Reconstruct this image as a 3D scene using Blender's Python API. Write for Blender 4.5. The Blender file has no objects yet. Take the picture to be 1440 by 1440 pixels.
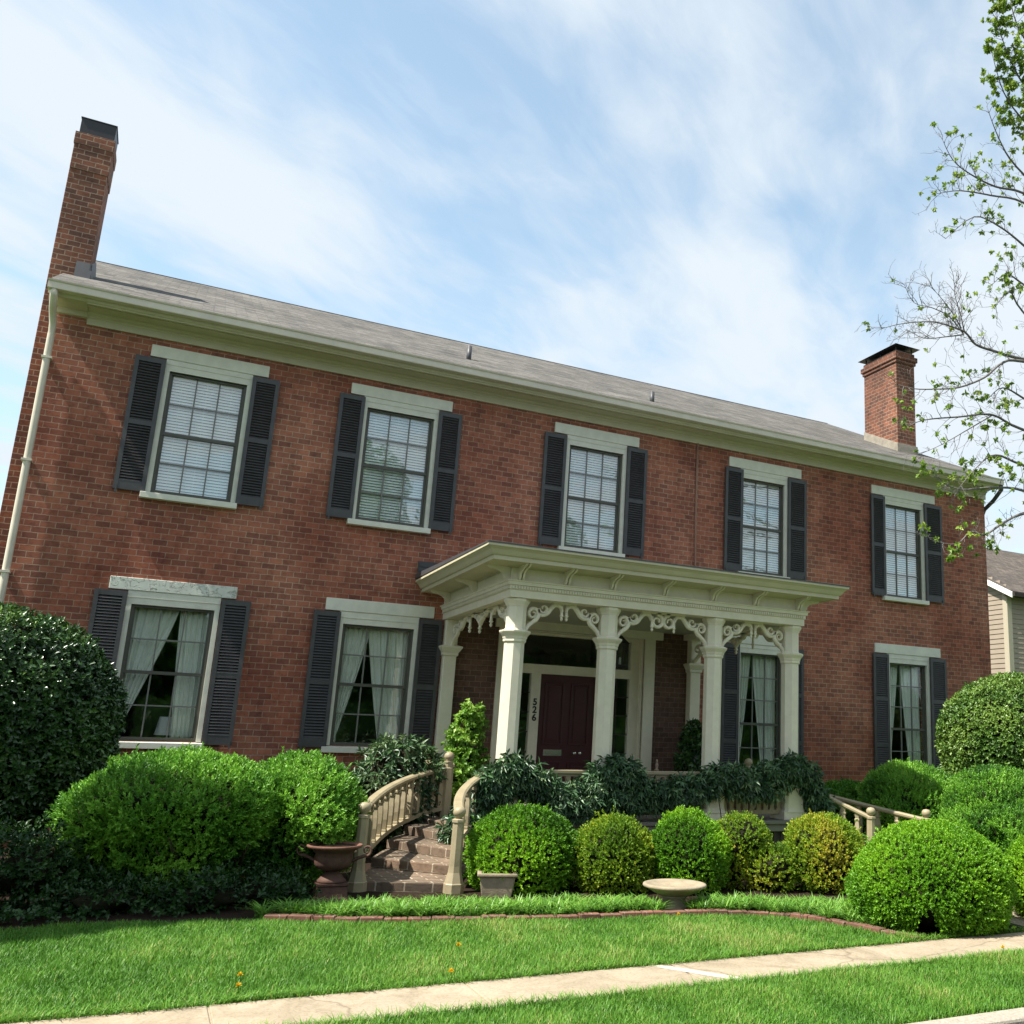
import bpy, bmesh, math, random
import numpy as np
from mathutils import Vector, Matrix
R = math.radians
rng = np.random.default_rng(11)
random.seed(5)
scene = bpy.context.scene
COL = scene.collection

# ------------------------------------------------------------------ camera
cam_d = bpy.data.cameras.new('camera'); cam = bpy.data.objects.new('camera', cam_d); COL.objects.link(cam)
yaw, pit, rol = R(-28.18), R(13.32), R(1.854)
fw = Vector((-math.sin(yaw)*math.cos(pit), math.cos(yaw)*math.cos(pit), math.sin(pit)))
r0 = Vector((math.cos(yaw), math.sin(yaw), 0)); u0 = r0.cross(fw)
rt = math.cos(rol)*r0 + math.sin(rol)*u0; up = -math.sin(rol)*r0 + math.cos(rol)*u0
m = Matrix((rt, up, -fw)).transposed().to_4x4(); m.translation = Vector((-8.073, -14.999, 1.59))
cam.matrix_world = m
cam_d.sensor_width = 36; cam_d.lens = 1345.7*36/1440; cam_d.shift_x = -240/1440
cam_d.clip_end = 2000; cam_d.clip_start = 0.05
scene.camera = cam

# ------------------------------------------------------------------ light
SUN = Vector((-0.55, -0.05, 0.835)).normalized()          # towards the sun
sun_d = bpy.data.lights.new('sun', 'SUN'); sun_d.energy = 4.7; sun_d.angle = R(0.53); sun_d.color = (1.0, 0.95, 0.86)
sun = bpy.data.objects.new('sun', sun_d); COL.objects.link(sun)
sun.rotation_euler = SUN.to_track_quat('Z', 'Y').to_euler()
scene.view_settings.view_transform = 'Standard'; scene.view_settings.look = 'None'
scene.view_settings.exposure = 1.08; scene.view_settings.gamma = 1

world = bpy.data.worlds.new('World'); scene.world = world; world.use_nodes = True
nt = world.node_tree; nt.nodes.clear()
def N(t, kind, **kw):
    n = t.nodes.new(kind)
    for k, v in kw.items():
        if k.startswith('i_'):
            n.inputs[int(k[2:]) if k[2:].isdigit() else k[2:].replace('_', ' ')].default_value = v
        else: setattr(n, k, v)
    return n
def L(t, a, b): t.links.new(a, b)
sky = N(nt, 'ShaderNodeTexSky', sky_type='NISHITA', sun_disc=False, sun_elevation=math.asin(SUN.z), sun_rotation=math.atan2(SUN.x, SUN.y))
sky.air_density = 1.0; sky.dust_density = 0.6; sky.ozone_density = 1.0
tc = N(nt, 'ShaderNodeTexCoord')
sep = N(nt, 'ShaderNodeSeparateXYZ'); L(nt, tc.outputs['Generated'], sep.inputs[0])
zc = N(nt, 'ShaderNodeMath', operation='MAXIMUM', i_1=0.06); L(nt, sep.outputs[2], zc.inputs[0])
dv = N(nt, 'ShaderNodeVectorMath', operation='DIVIDE'); cmb = N(nt, 'ShaderNodeCombineXYZ')
for i in range(3): L(nt, zc.outputs[0], cmb.inputs[i])
L(nt, tc.outputs['Generated'], dv.inputs[0]); L(nt, cmb.outputs[0], dv.inputs[1])
mr = N(nt, 'ShaderNodeMapping'); mr.inputs['Rotation'].default_value = (0, 0, R(-44)); L(nt, dv.outputs[0], mr.inputs[0])
mp = N(nt, 'ShaderNodeMapping'); mp.inputs['Scale'].default_value = (0.62, 1.45, 0)
mp.inputs['Location'].default_value = (1.35, 0.1, 1.7)
L(nt, mr.outputs[0], mp.inputs[0])
n1 = N(nt, 'ShaderNodeTexNoise', i_Scale=1.1, i_Detail=4.0, i_Roughness=0.48, i_Distortion=0.35); L(nt, mp.outputs[0], n1.inputs['Vector'])
n2 = N(nt, 'ShaderNodeTexNoise', i_Scale=5.0, i_Detail=7.0, i_Roughness=0.6, i_Distortion=0.4); L(nt, mp.outputs[0], n2.inputs['Vector'])
ad = N(nt, 'ShaderNodeMath', operation='MULTIPLY_ADD', i_1=0.3); L(nt, n2.outputs[0], ad.inputs[0]); L(nt, n1.outputs[0], ad.inputs[2])
rp = N(nt, 'ShaderNodeValToRGB'); rp.color_ramp.elements[0].position = 0.455; rp.color_ramp.elements[1].position = 0.73
rp.color_ramp.elements[0].color = (0.28, 0.28, 0.28, 1); rp.color_ramp.elements[1].color = (1, 1, 1, 1); rp.color_ramp.interpolation = 'EASE'
L(nt, ad.outputs[0], rp.inputs[0])
# thin high haze: more towards the horizon
hz = N(nt, 'ShaderNodeMapRange', i_1=0.75, i_2=0.15, i_3=0.1, i_4=0.5); L(nt, sep.outputs[2], hz.inputs[0])
mx0 = N(nt, 'ShaderNodeMath', operation='MAXIMUM'); L(nt, rp.outputs[0], mx0.inputs[0]); L(nt, hz.outputs[0], mx0.inputs[1])
hs = N(nt, 'ShaderNodeHueSaturation', i_Saturation=1.0, i_Value=1.2); L(nt, sky.outputs[0], hs.inputs['Color'])
mix = N(nt, 'ShaderNodeMix', data_type='RGBA'); L(nt, mx0.outputs[0], mix.inputs[0]); tint = N(nt, 'ShaderNodeMix', data_type='RGBA', blend_type='MULTIPLY'); tint.inputs[0].default_value = 1; tint.inputs[7].default_value = (.98, 1.12, 1.0, 1); L(nt, hs.outputs[0], tint.inputs[6]); L(nt, tint.outputs[2], mix.inputs[6])
mix.inputs[7].default_value = (3.75, 4.15, 4.5, 1)
bg = N(nt, 'ShaderNodeBackground', i_Strength=0.105); L(nt, mix.outputs[2], bg.inputs[0])
wo = N(nt, 'ShaderNodeOutputWorld'); L(nt, bg.outputs[0], wo.inputs[0])

# ------------------------------------------------------------------ materials
def mat(name, col=(.5, .5, .5), rough=.6, spec=.4, noise=0.0, nscale=6.0, bump=0.0, bscale=40.0, metal=0.0, col2=None):
    m = bpy.data.materials.new(name); m.use_nodes = True; t = m.node_tree
    b = t.nodes['Principled BSDF']; b.inputs['Roughness'].default_value = rough
    b.inputs['Specular IOR Level'].default_value = spec; b.inputs['Metallic'].default_value = metal
    b.inputs['Base Color'].default_value = (*col, 1)
    if noise or col2:
        o = N(t, 'ShaderNodeTexCoord'); nz = N(t, 'ShaderNodeTexNoise', i_Scale=nscale, i_Detail=6.0, i_Roughness=0.65); L(t, o.outputs['Object'], nz.inputs['Vector'])
        rmp = N(t, 'ShaderNodeValToRGB'); rmp.color_ramp.elements[0].position = .3; rmp.color_ramp.elements[1].position = .7
        c2 = col2 or tuple(c*(1-noise) for c in col)
        rmp.color_ramp.elements[0].color = (*c2, 1); rmp.color_ramp.elements[1].color = (*(col if col2 else tuple(min(1, c*(1+noise*.5)) for c in col)), 1)
        L(t, nz.outputs[0], rmp.inputs[0]); L(t, rmp.outputs[0], b.inputs['Base Color'])
    if bump:
        o = N(t, 'ShaderNodeTexCoord'); nb = N(t, 'ShaderNodeTexNoise', i_Scale=bscale, i_Detail=5.0); L(t, o.outputs['Object'], nb.inputs['Vector'])
        bp = N(t, 'ShaderNodeBump', i_Strength=bump, i_Distance=.01); L(t, nb.outputs[0], bp.inputs['Height']); L(t, bp.outputs[0], b.inputs['Normal'])
    return m

def brick_mat(name, c1, c2, mortar, bw, rh, ms, patch=((.8, .8, .8), (1.15, 1.1, 1.05)), bump=.6, rough=.85, offset=.5, wob=.006, dark=(.35, .3, .3)):
    m = bpy.data.materials.new(name); m.use_nodes = True; t = m.node_tree; b = t.nodes['Principled BSDF']
    b.inputs['Roughness'].default_value = rough; b.inputs['Specular IOR Level'].default_value = .25
    uv = N(t, 'ShaderNodeUVMap', uv_map='UVMap')
    nw = N(t, 'ShaderNodeTexNoise', i_Scale=2.2, i_Detail=3.0); L(t, uv.outputs[0], nw.inputs['Vector'])
    nw2 = N(t, 'ShaderNodeTexNoise', i_Scale=28.0, i_Detail=2.0); L(t, uv.outputs[0], nw2.inputs['Vector'])
    s1 = N(t, 'ShaderNodeVectorMath', operation='SUBTRACT'); s1.inputs[1].default_value = (.5, .5, .5); L(t, nw.outputs['Color'], s1.inputs[0])
    s2 = N(t, 'ShaderNodeVectorMath', operation='SCALE'); s2.inputs['Scale'].default_value = wob*3; L(t, s1.outputs[0], s2.inputs[0])
    s3 = N(t, 'ShaderNodeVectorMath', operation='SUBTRACT'); s3.inputs[1].default_value = (.5, .5, .5); L(t, nw2.outputs['Color'], s3.inputs[0])
    s4 = N(t, 'ShaderNodeVectorMath', operation='SCALE'); s4.inputs['Scale'].default_value = wob*1.6; L(t, s3.outputs[0], s4.inputs[0])
    a1 = N(t, 'ShaderNodeVectorMath', operation='ADD'); L(t, uv.outputs[0], a1.inputs[0]); L(t, s2.outputs[0], a1.inputs[1])
    a2 = N(t, 'ShaderNodeVectorMath', operation='ADD'); L(t, a1.outputs[0], a2.inputs[0]); L(t, s4.outputs[0], a2.inputs[1])
    br = N(t, 'ShaderNodeTexBrick', i_Scale=1.0, offset=offset); L(t, a2.outputs[0], br.inputs['Vector'])
    br.inputs['Color1'].default_value = (*c1, 1); br.inputs['Color2'].default_value = (*c2, 1); br.inputs['Mortar'].default_value = (*mortar, 1)
    br.inputs['Mortar Size'].default_value = ms; br.inputs['Mortar Smooth'].default_value = .25; br.inputs['Bias'].default_value = 0
    br.inputs['Brick Width'].default_value = bw; br.inputs['Row Height'].default_value = rh
    # large patches of wash and weather
    np_ = N(t, 'ShaderNodeTexNoise', i_Scale=.62, i_Detail=4.0, i_Roughness=.6, i_Distortion=.3); L(t, uv.outputs[0], np_.inputs['Vector'])
    rp_ = N(t, 'ShaderNodeValToRGB'); rp_.color_ramp.elements[0].position = .36; rp_.color_ramp.elements[1].position = .66
    rp_.color_ramp.elements[0].color = (*patch[0], 1); rp_.color_ramp.elements[1].color = (*patch[1], 1); L(t, np_.outputs[0], rp_.inputs[0])
    mm = N(t, 'ShaderNodeMix', data_type='RGBA', blend_type='MULTIPLY'); mm.inputs[0].default_value = 1.0
    L(t, br.outputs['Color'], mm.inputs[6]); L(t, rp_.outputs[0], mm.inputs[7])
    # scattered burnt bricks and grime at brick scale
    nf = N(t, 'ShaderNodeTexNoise', i_Scale=9.0, i_Detail=6.0, i_Roughness=.7); L(t, uv.outputs[0], nf.inputs['Vector'])
    rf = N(t, 'ShaderNodeValToRGB'); rf.color_ramp.elements[0].position = .3; rf.color_ramp.elements[1].position = .52
    rf.color_ramp.elements[0].color = (*dark, 1); rf.color_ramp.elements[1].color = (1, 1, 1, 1); L(t, nf.outputs[0], rf.inputs[0])
    m2 = N(t, 'ShaderNodeMix', data_type='RGBA', blend_type='MULTIPLY'); m2.inputs[0].default_value = .6
    L(t, mm.outputs[2], m2.inputs[6]); L(t, rf.outputs[0], m2.inputs[7]); mpv = N(t, 'ShaderNodeMapping'); mpv.inputs['Scale'].default_value = (2.2, .28, 1); L(t, uv.outputs[0], mpv.inputs[0])
    ns = N(t, 'ShaderNodeTexNoise', i_Scale=1.3, i_Detail=5.0, i_Roughness=.65); L(t, mpv.outputs[0], ns.inputs['Vector'])
    rs = N(t, 'ShaderNodeValToRGB'); rs.color_ramp.elements[0].position = .36; rs.color_ramp.elements[1].position = .56
    rs.color_ramp.elements[0].color = (.7, .7, .72, 1); rs.color_ramp.elements[1].color = (1, 1, 1, 1); L(t, ns.outputs[0], rs.inputs[0])
    m3 = N(t, 'ShaderNodeMix', data_type='RGBA', blend_type='MULTIPLY'); m3.inputs[0].default_value = .55
    L(t, m2.outputs[2], m3.inputs[6]); L(t, rs.outputs[0], m3.inputs[7]); L(t, m3.outputs[2], b.inputs['Base Color'])
    nb = N(t, 'ShaderNodeTexNoise', i_Scale=60.0, i_Detail=4.0); L(t, uv.outputs[0], nb.inputs['Vector'])
    hm = N(t, 'ShaderNodeMath', operation='MULTIPLY_ADD', i_1=.35); L(t, nb.outputs[0], hm.inputs[0])
    iv = N(t, 'ShaderNodeMath', operation='SUBTRACT', i_0=1.0); L(t, br.outputs['Fac'], iv.inputs[1]); L(t, iv.outputs[0], hm.inputs[2])
    bp = N(t, 'ShaderNodeBump', i_Strength=bump, i_Distance=.012); L(t, hm.outputs[0], bp.inputs['Height']); L(t, bp.outputs[0], b.inputs['Normal'])
    return m

def leaf_mat(name, ramp, rough=.45, spec=.4, trans=.25):
    m = bpy.data.materials.new(name); m.use_nodes = True; t = m.node_tree; b = t.nodes['Principled BSDF']
    b.inputs['Roughness'].default_value = rough; b.inputs['Specular IOR Level'].default_value = spec
    at = N(t, 'ShaderNodeAttribute', attribute_name='var'); rp = N(t, 'ShaderNodeValToRGB')
    el = rp.color_ramp.elements
    while len(el) < len(ramp): el.new(.5)
    for e, (p, c) in zip(el, ramp): e.position = p; e.color = (*c, 1)
    L(t, at.outputs['Fac'], rp.inputs[0]); L(t, rp.outputs[0], b.inputs['Base Color'])
    tr = N(t, 'ShaderNodeBsdfTranslucent'); L(t, rp.outputs[0], tr.inputs[0])
    mx = N(t, 'ShaderNodeMixShader'); mx.inputs[0].default_value = trans
    L(t, b.outputs[0], mx.inputs[1]); L(t, tr.outputs[0], mx.inputs[2]); L(t, mx.outputs[0], t.nodes['Material Output'].inputs[0])
    return m

def glass_mat(name, tint=(.8, .86, .84), wav=.12, boost=1.0):
    m = bpy.data.materials.new(name); m.use_nodes = True; t = m.node_tree; t.nodes.clear()
    o = N(t, 'ShaderNodeOutputMaterial'); tr = N(t, 'ShaderNodeBsdfTransparent'); tr.inputs[0].default_value = (*tint, 1)
    gl = N(t, 'ShaderNodeBsdfGlossy', i_Roughness=.015); gl.inputs[0].default_value = (.95, .97, 1, 1)
    fr = N(t, 'ShaderNodeFresnel'); ge = N(t, 'ShaderNodeNewGeometry'); io = N(t, 'ShaderNodeMath', operation='MULTIPLY_ADD', i_1=1/1.52-1.52, i_2=1.52); L(t, ge.outputs['Backfacing'], io.inputs[0]); L(t, io.outputs[0], fr.inputs['IOR']); mu = N(t, 'ShaderNodeMath', operation='MULTIPLY', i_1=boost, use_clamp=True); L(t, fr.outputs[0], mu.inputs[0])
    tcn = N(t, 'ShaderNodeTexCoord'); nz = N(t, 'ShaderNodeTexNoise', i_Scale=3.5, i_Detail=2.0); L(t, tcn.outputs['Object'], nz.inputs['Vector'])
    bp = N(t, 'ShaderNodeBump', i_Strength=wav, i_Distance=.02); L(t, nz.outputs[0], bp.inputs['Height']); L(t, bp.outputs[0], gl.inputs['Normal'])
    mx = N(t, 'ShaderNodeMixShader'); L(t, mu.outputs[0], mx.inputs[0]); L(t, tr.outputs[0], mx.inputs[1]); L(t, gl.outputs[0], mx.inputs[2]); L(t, mx.outputs[0], o.inputs[0])
    return m

M = {}
M['brick'] = brick_mat('red_brick', (.39, .136, .08), (.22, .08, .055), (.42, .275, .195), .178, .0845, .0055,
                       patch=((.82, .72, .7), (1.2, 1.36, 1.36)))
M['chimney_brick'] = brick_mat('weathered_chimney_brick', (.25, .1, .062), (.13, .065, .05), (.34, .25, .19), .175, .0845, .007, patch=((.7, .68, .66), (1.25, 1.2, 1.1)))
M['step_brick'] = brick_mat('old_step_brick', (.165, .115, .08), (.11, .085, .063), (.34, .29, .22), .26, .104, .009, patch=((.6, .6, .58), (1.35, 1.3, 1.25)), bump=.8, dark=(.25, .24, .22))
M['edge_brick'] = brick_mat('edging_brick', (.21, .1, .07), (.15, .08, .06), (.25, .2, .16), .2, .1, .004, bump=.3)
M['shingle'] = brick_mat('roof_shingles', (.17, .16, .145), (.085, .08, .073), (.085, .08, .074), .31, .125, .004, patch=((.82, .82, .82), (1.1, 1.1, 1.1)), bump=.9, rough=.95, wob=.012)
M['cornice'] = mat('olive_cream_eave_paint', (.52, .48, .33), .5, .4, noise=.1, nscale=3)
M['trim'] = mat('cream_trim_paint', (.71, .66, .52), .5, .4, noise=.1, nscale=5, bump=.06, bscale=25)
M['lintel'] = mat('pale_lintel_paint', (.66, .65, .55), .6, .3, noise=.12, nscale=5, bump=.12, bscale=18)
M['gutter'] = mat('painted_gutter_metal', (.62, .56, .45), .4, .5, noise=.14, nscale=2.5)
M['rail'] = mat('tan_rail_paint', (.33, .275, .17), .5, .4, noise=.2, nscale=5, bump=.08)
M['shutter'] = mat('slate_shutter_paint', (.062, .061, .063), .45, .4, noise=.25, nscale=7)
M['sash'] = mat('dark_olive_sash_paint', (.085, .083, .066), .45, .4, noise=.15)
M['muntin'] = mat('grey_muntin_paint', (.17, .17, .15), .5, .4)
M['door'] = mat('oxblood_door_paint', (.055, .008, .012), .35, .5, noise=.15)
M['brass'] = mat('polished_nickel', (.75, .72, .66), .22, .5, metal=1.0)
M['iron'] = mat('black_iron', (.018, .018, .02), .5, .5)
M['cap'] = mat('black_sheet_metal', (.012, .012, .014), .45, .5)
M['flash'] = mat('mortar_wash', (.3, .27, .22), .9, .2, noise=.3, nscale=6, bump=.3)
M['lead'] = mat('grey_flashing_metal', (.06, .06, .065), .5, .5, noise=.2)
M['blind'] = mat('white_blind_slats', (.9, .92, .9), .5, .3)
M['curtain'] = mat('white_lace_cloth', (.74, .76, .7), .9, .1, noise=.08, nscale=20)
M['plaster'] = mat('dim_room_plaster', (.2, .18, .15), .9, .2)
M['glass'] = glass_mat('window_glass', (.97, .985, .975), .1, 2.4)
M['glass2'] = glass_mat('parlour_glass', (.95, .97, .955), .12, .9)
M['rust'] = mat('rusty_cast_iron', (.12, .065, .044), .75, .3, noise=.4, nscale=9, bump=.3, col2=(.07, .035, .028))
M['rust_rim'] = mat('red_rust_rim', (.18, .085, .058), .8, .3, noise=.3, nscale=9, bump=.2)
M['stone'] = mat('cast_stone', (.31, .255, .175), .85, .2, noise=.25, nscale=8, bump=.25, bscale=60)
M['concrete_plain'] = mat('concrete_walk', (.37, .31, .225), .9, .2, noise=.09, nscale=1.3, bump=.12, bscale=90)
M['concrete_new'] = mat('pale_concrete_patch', (.48, .43, .34), .9, .2, noise=.06, nscale=6, bump=.15, bscale=80)
M['curb'] = mat('exposed_aggregate_curb', (.36, .32, .26), .9, .2, noise=.35, nscale=45, bump=.5, bscale=70)
M['asphalt'] = mat('asphalt', (.05, .05, .052), .9, .3, noise=.3, nscale=60, bump=.3, bscale=120)
M['soil'] = mat('bed_mulch', (.028, .018, .012), .95, .1, noise=.5, nscale=30, bump=.8, bscale=50)
M['lawn'] = mat('lawn_soil', (.06, .13, .022), .95, .1, noise=.35, nscale=5, bump=.5, bscale=60)
M['field'] = mat('distant_ground', (.06, .085, .03), .95, .1, noise=.3, nscale=.2)
M['porch_floor'] = mat('grey_porch_boards', (.16, .15, .13), .6, .3, noise=.2)
M['dark_wood'] = mat('dark_weathered_wood', (.05, .042, .034), .8, .2, noise=.3)
M['ceiling'] = mat('porch_ceiling_paint', (.4, .4, .32), .6, .3)
M['bark'] = mat('grey_bark', (.075, .065, .058), .9, .2, noise=.35, nscale=12, bump=.6, bscale=30)
M['pale_twig'] = mat('pale_grey_twig', (.16, .15, .14), .9, .2)
M['twig'] = mat('brown_twig', (.07, .05, .035), .9, .2, noise=.3, nscale=10)
M['siding'] = mat('tan_lap_siding', (.3, .245, .19), .6, .3, noise=.06, nscale=3)
M['siding_trim'] = mat('pale_corner_board', (.42, .37, .28), .6, .3)
M['white_trim'] = mat('white_rake_board', (.75, .74, .7), .5, .3)
M['cone'] = mat('orange_plastic', (.75, .09, .02), .5, .4); M['cone_band'] = mat('white_reflective_band', (.8, .8, .8), .4, .4)
M['shade'] = mat('white_lampshade', (.72, .72, .68), .9, .1); M['lamp_base'] = mat('blue_ceramic', (.08, .13, .16), .3, .5)
M['lantern_glass'] = glass_mat('lantern_glass', (.8, .85, .85), .02, 1.5)
M['terracotta'] = mat('terracotta', (.3, .12, .07), .8, .2, noise=.2)
M['petal'] = mat('yellow_petal', (.75, .5, .02), .6, .2); M['bronze'] = mat('brown_ceramic', (.2, .13, .09), .4, .4)
M['grass'] = leaf_mat('grass_blades', [(0, (.05, .15, .012)), (.45, (.1, .255, .022)), (.8, (.175, .35, .042)), (1, (.38, .38, .12))], .5, .35, .3)
M['liriope'] = leaf_mat('strap_leaves', [(0, (.06, .16, .018)), (.6, (.15, .34, .04)), (1, (.3, .48, .09))], .45, .4, .3)
M['boxwood'] = leaf_mat('boxwood_leaves', [(0, (.045, .14, .008)), (.5, (.135, .34, .014)), (1, (.29, .52, .025))], .45, .4, .28)
M['boxwood_yellow'] = leaf_mat('yellowing_boxwood_leaves', [(0, (.07, .16, .012)), (.45, (.2, .34, .02)), (.8, (.36, .44, .03)), (1, (.48, .42, .05))], .5, .35, .28)
M['hedge'] = leaf_mat('hedge_leaves', [(0, (.032, .115, .014)), (.5, (.125, .32, .03)), (1, (.27, .52, .06))], .42, .4, .28)
M['holly_pale'] = leaf_mat('pale_holly_leaves', [(0, (.026, .07, .012)), (.5, (.07, .155, .022)), (1, (.18, .29, .05))], .38, .4, .15)
M['holly'] = leaf_mat('holly_leaves', [(0, (.018, .05, .014)), (.6, (.048, .115, .026)), (1, (.16, .26, .05))], .3, .5, .1)
M['rhodo'] = leaf_mat('rhododendron_leaves', [(0, (.022, .06, .02)), (.6, (.055, .12, .04)), (1, (.13, .2, .08))], .38, .45, .12)
M['vine'] = leaf_mat('clematis_leaves', [(0, (.022, .06, .024)), (.6, (.075, .16, .06)), (1, (.22, .32, .15))], .38, .45, .12)
M['lime'] = leaf_mat('lime_leaves', [(0, (.08, .2, .02)), (.6, (.18, .36, .04)), (1, (.33, .48, .08))], .45, .4, .35)
M['tree_leaf'] = leaf_mat('young_tree_leaves', [(0, (.09, .17, .02)), (.6, (.2, .33, .035)), (1, (.4, .47, .08))], .45, .4, .4)
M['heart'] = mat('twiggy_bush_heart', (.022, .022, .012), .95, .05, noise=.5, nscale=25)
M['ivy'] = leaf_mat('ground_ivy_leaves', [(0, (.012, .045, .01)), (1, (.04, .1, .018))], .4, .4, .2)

def concrete_mat(name, col):
    m = mat(name, col, .9, .2, noise=.12, nscale=1.1, bump=.15, bscale=110); t = m.node_tree; b = t.nodes['Principled BSDF']
    src = b.inputs['Base Color'].links[0].from_socket; o = N(t, 'ShaderNodeTexCoord')
    def layer(src, sc, det, p0, p1, c0, fac, dist=0.0):
        nz = N(t, 'ShaderNodeTexNoise', i_Scale=sc, i_Detail=det, i_Roughness=.7, i_Distortion=dist); L(t, o.outputs['Object'], nz.inputs['Vector'])
        r = N(t, 'ShaderNodeValToRGB'); r.color_ramp.elements[0].position = p0; r.color_ramp.elements[1].position = p1; r.color_ramp.elements[0].color = (*c0, 1); r.color_ramp.elements[1].color = (1, 1, 1, 1); L(t, nz.outputs[0], r.inputs[0])
        x = N(t, 'ShaderNodeMix', data_type='RGBA', blend_type='MULTIPLY'); x.inputs[0].default_value = fac; L(t, src, x.inputs[6]); L(t, r.outputs[0], x.inputs[7]); return x.outputs[2]
    src = layer(src, 2.6, 8, .36, .58, (.68, .66, .62), .8, 1.2)        # stains
    src = layer(src, 55, 3, .34, .5, (.7, .68, .64), .7)                # grit
    vo = N(t, 'ShaderNodeTexVoronoi', feature='DISTANCE_TO_EDGE', i_Scale=.55); nd = N(t, 'ShaderNodeTexNoise', i_Scale=3.0, i_Detail=6.0); L(t, o.outputs['Object'], nd.inputs['Vector'])
    mixv = N(t, 'ShaderNodeMix', data_type='VECTOR'); mixv.inputs[0].default_value = .18; L(t, o.outputs['Object'], mixv.inputs[4]); L(t, nd.outputs['Color'], mixv.inputs[5]); L(t, mixv.outputs[1], vo.inputs['Vector'])
    r = N(t, 'ShaderNodeValToRGB'); r.color_ramp.elements[0].position = .0; r.color_ramp.elements[1].position = .006; r.color_ramp.elements[0].color = (.35, .33, .3, 1); L(t, vo.outputs['Distance'], r.inputs[0])
    x = N(t, 'ShaderNodeMix', data_type='RGBA', blend_type='MULTIPLY'); x.inputs[0].default_value = .55; L(t, src, x.inputs[6]); L(t, r.outputs[0], x.inputs[7]); L(t, x.outputs[2], b.inputs['Base Color'])
    return m
M['concrete'] = concrete_mat('weathered_concrete_walk', (.37, .305, .22))

def peel_mat(name):
    m = mat(name, (.62, .64, .56), .6, .3, noise=.15, nscale=7); t = m.node_tree; b = t.nodes['Principled BSDF']
    o = N(t, 'ShaderNodeTexCoord'); nz = N(t, 'ShaderNodeTexNoise', i_Scale=9.0, i_Detail=5.0, i_Distortion=1.0); L(t, o.outputs['Object'], nz.inputs['Vector'])
    r = N(t, 'ShaderNodeValToRGB'); r.color_ramp.elements[0].position = .5; r.color_ramp.elements[1].position = .53; L(t, nz.outputs[0], r.inputs[0])
    bp = N(t, 'ShaderNodeBump', i_Strength=.9, i_Distance=.02); L(t, r.outputs[0], bp.inputs['Height']); L(t, bp.outputs[0], b.inputs['Normal'])
    return m
M['lintel_peel'] = peel_mat('peeling_lintel_paint')

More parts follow.
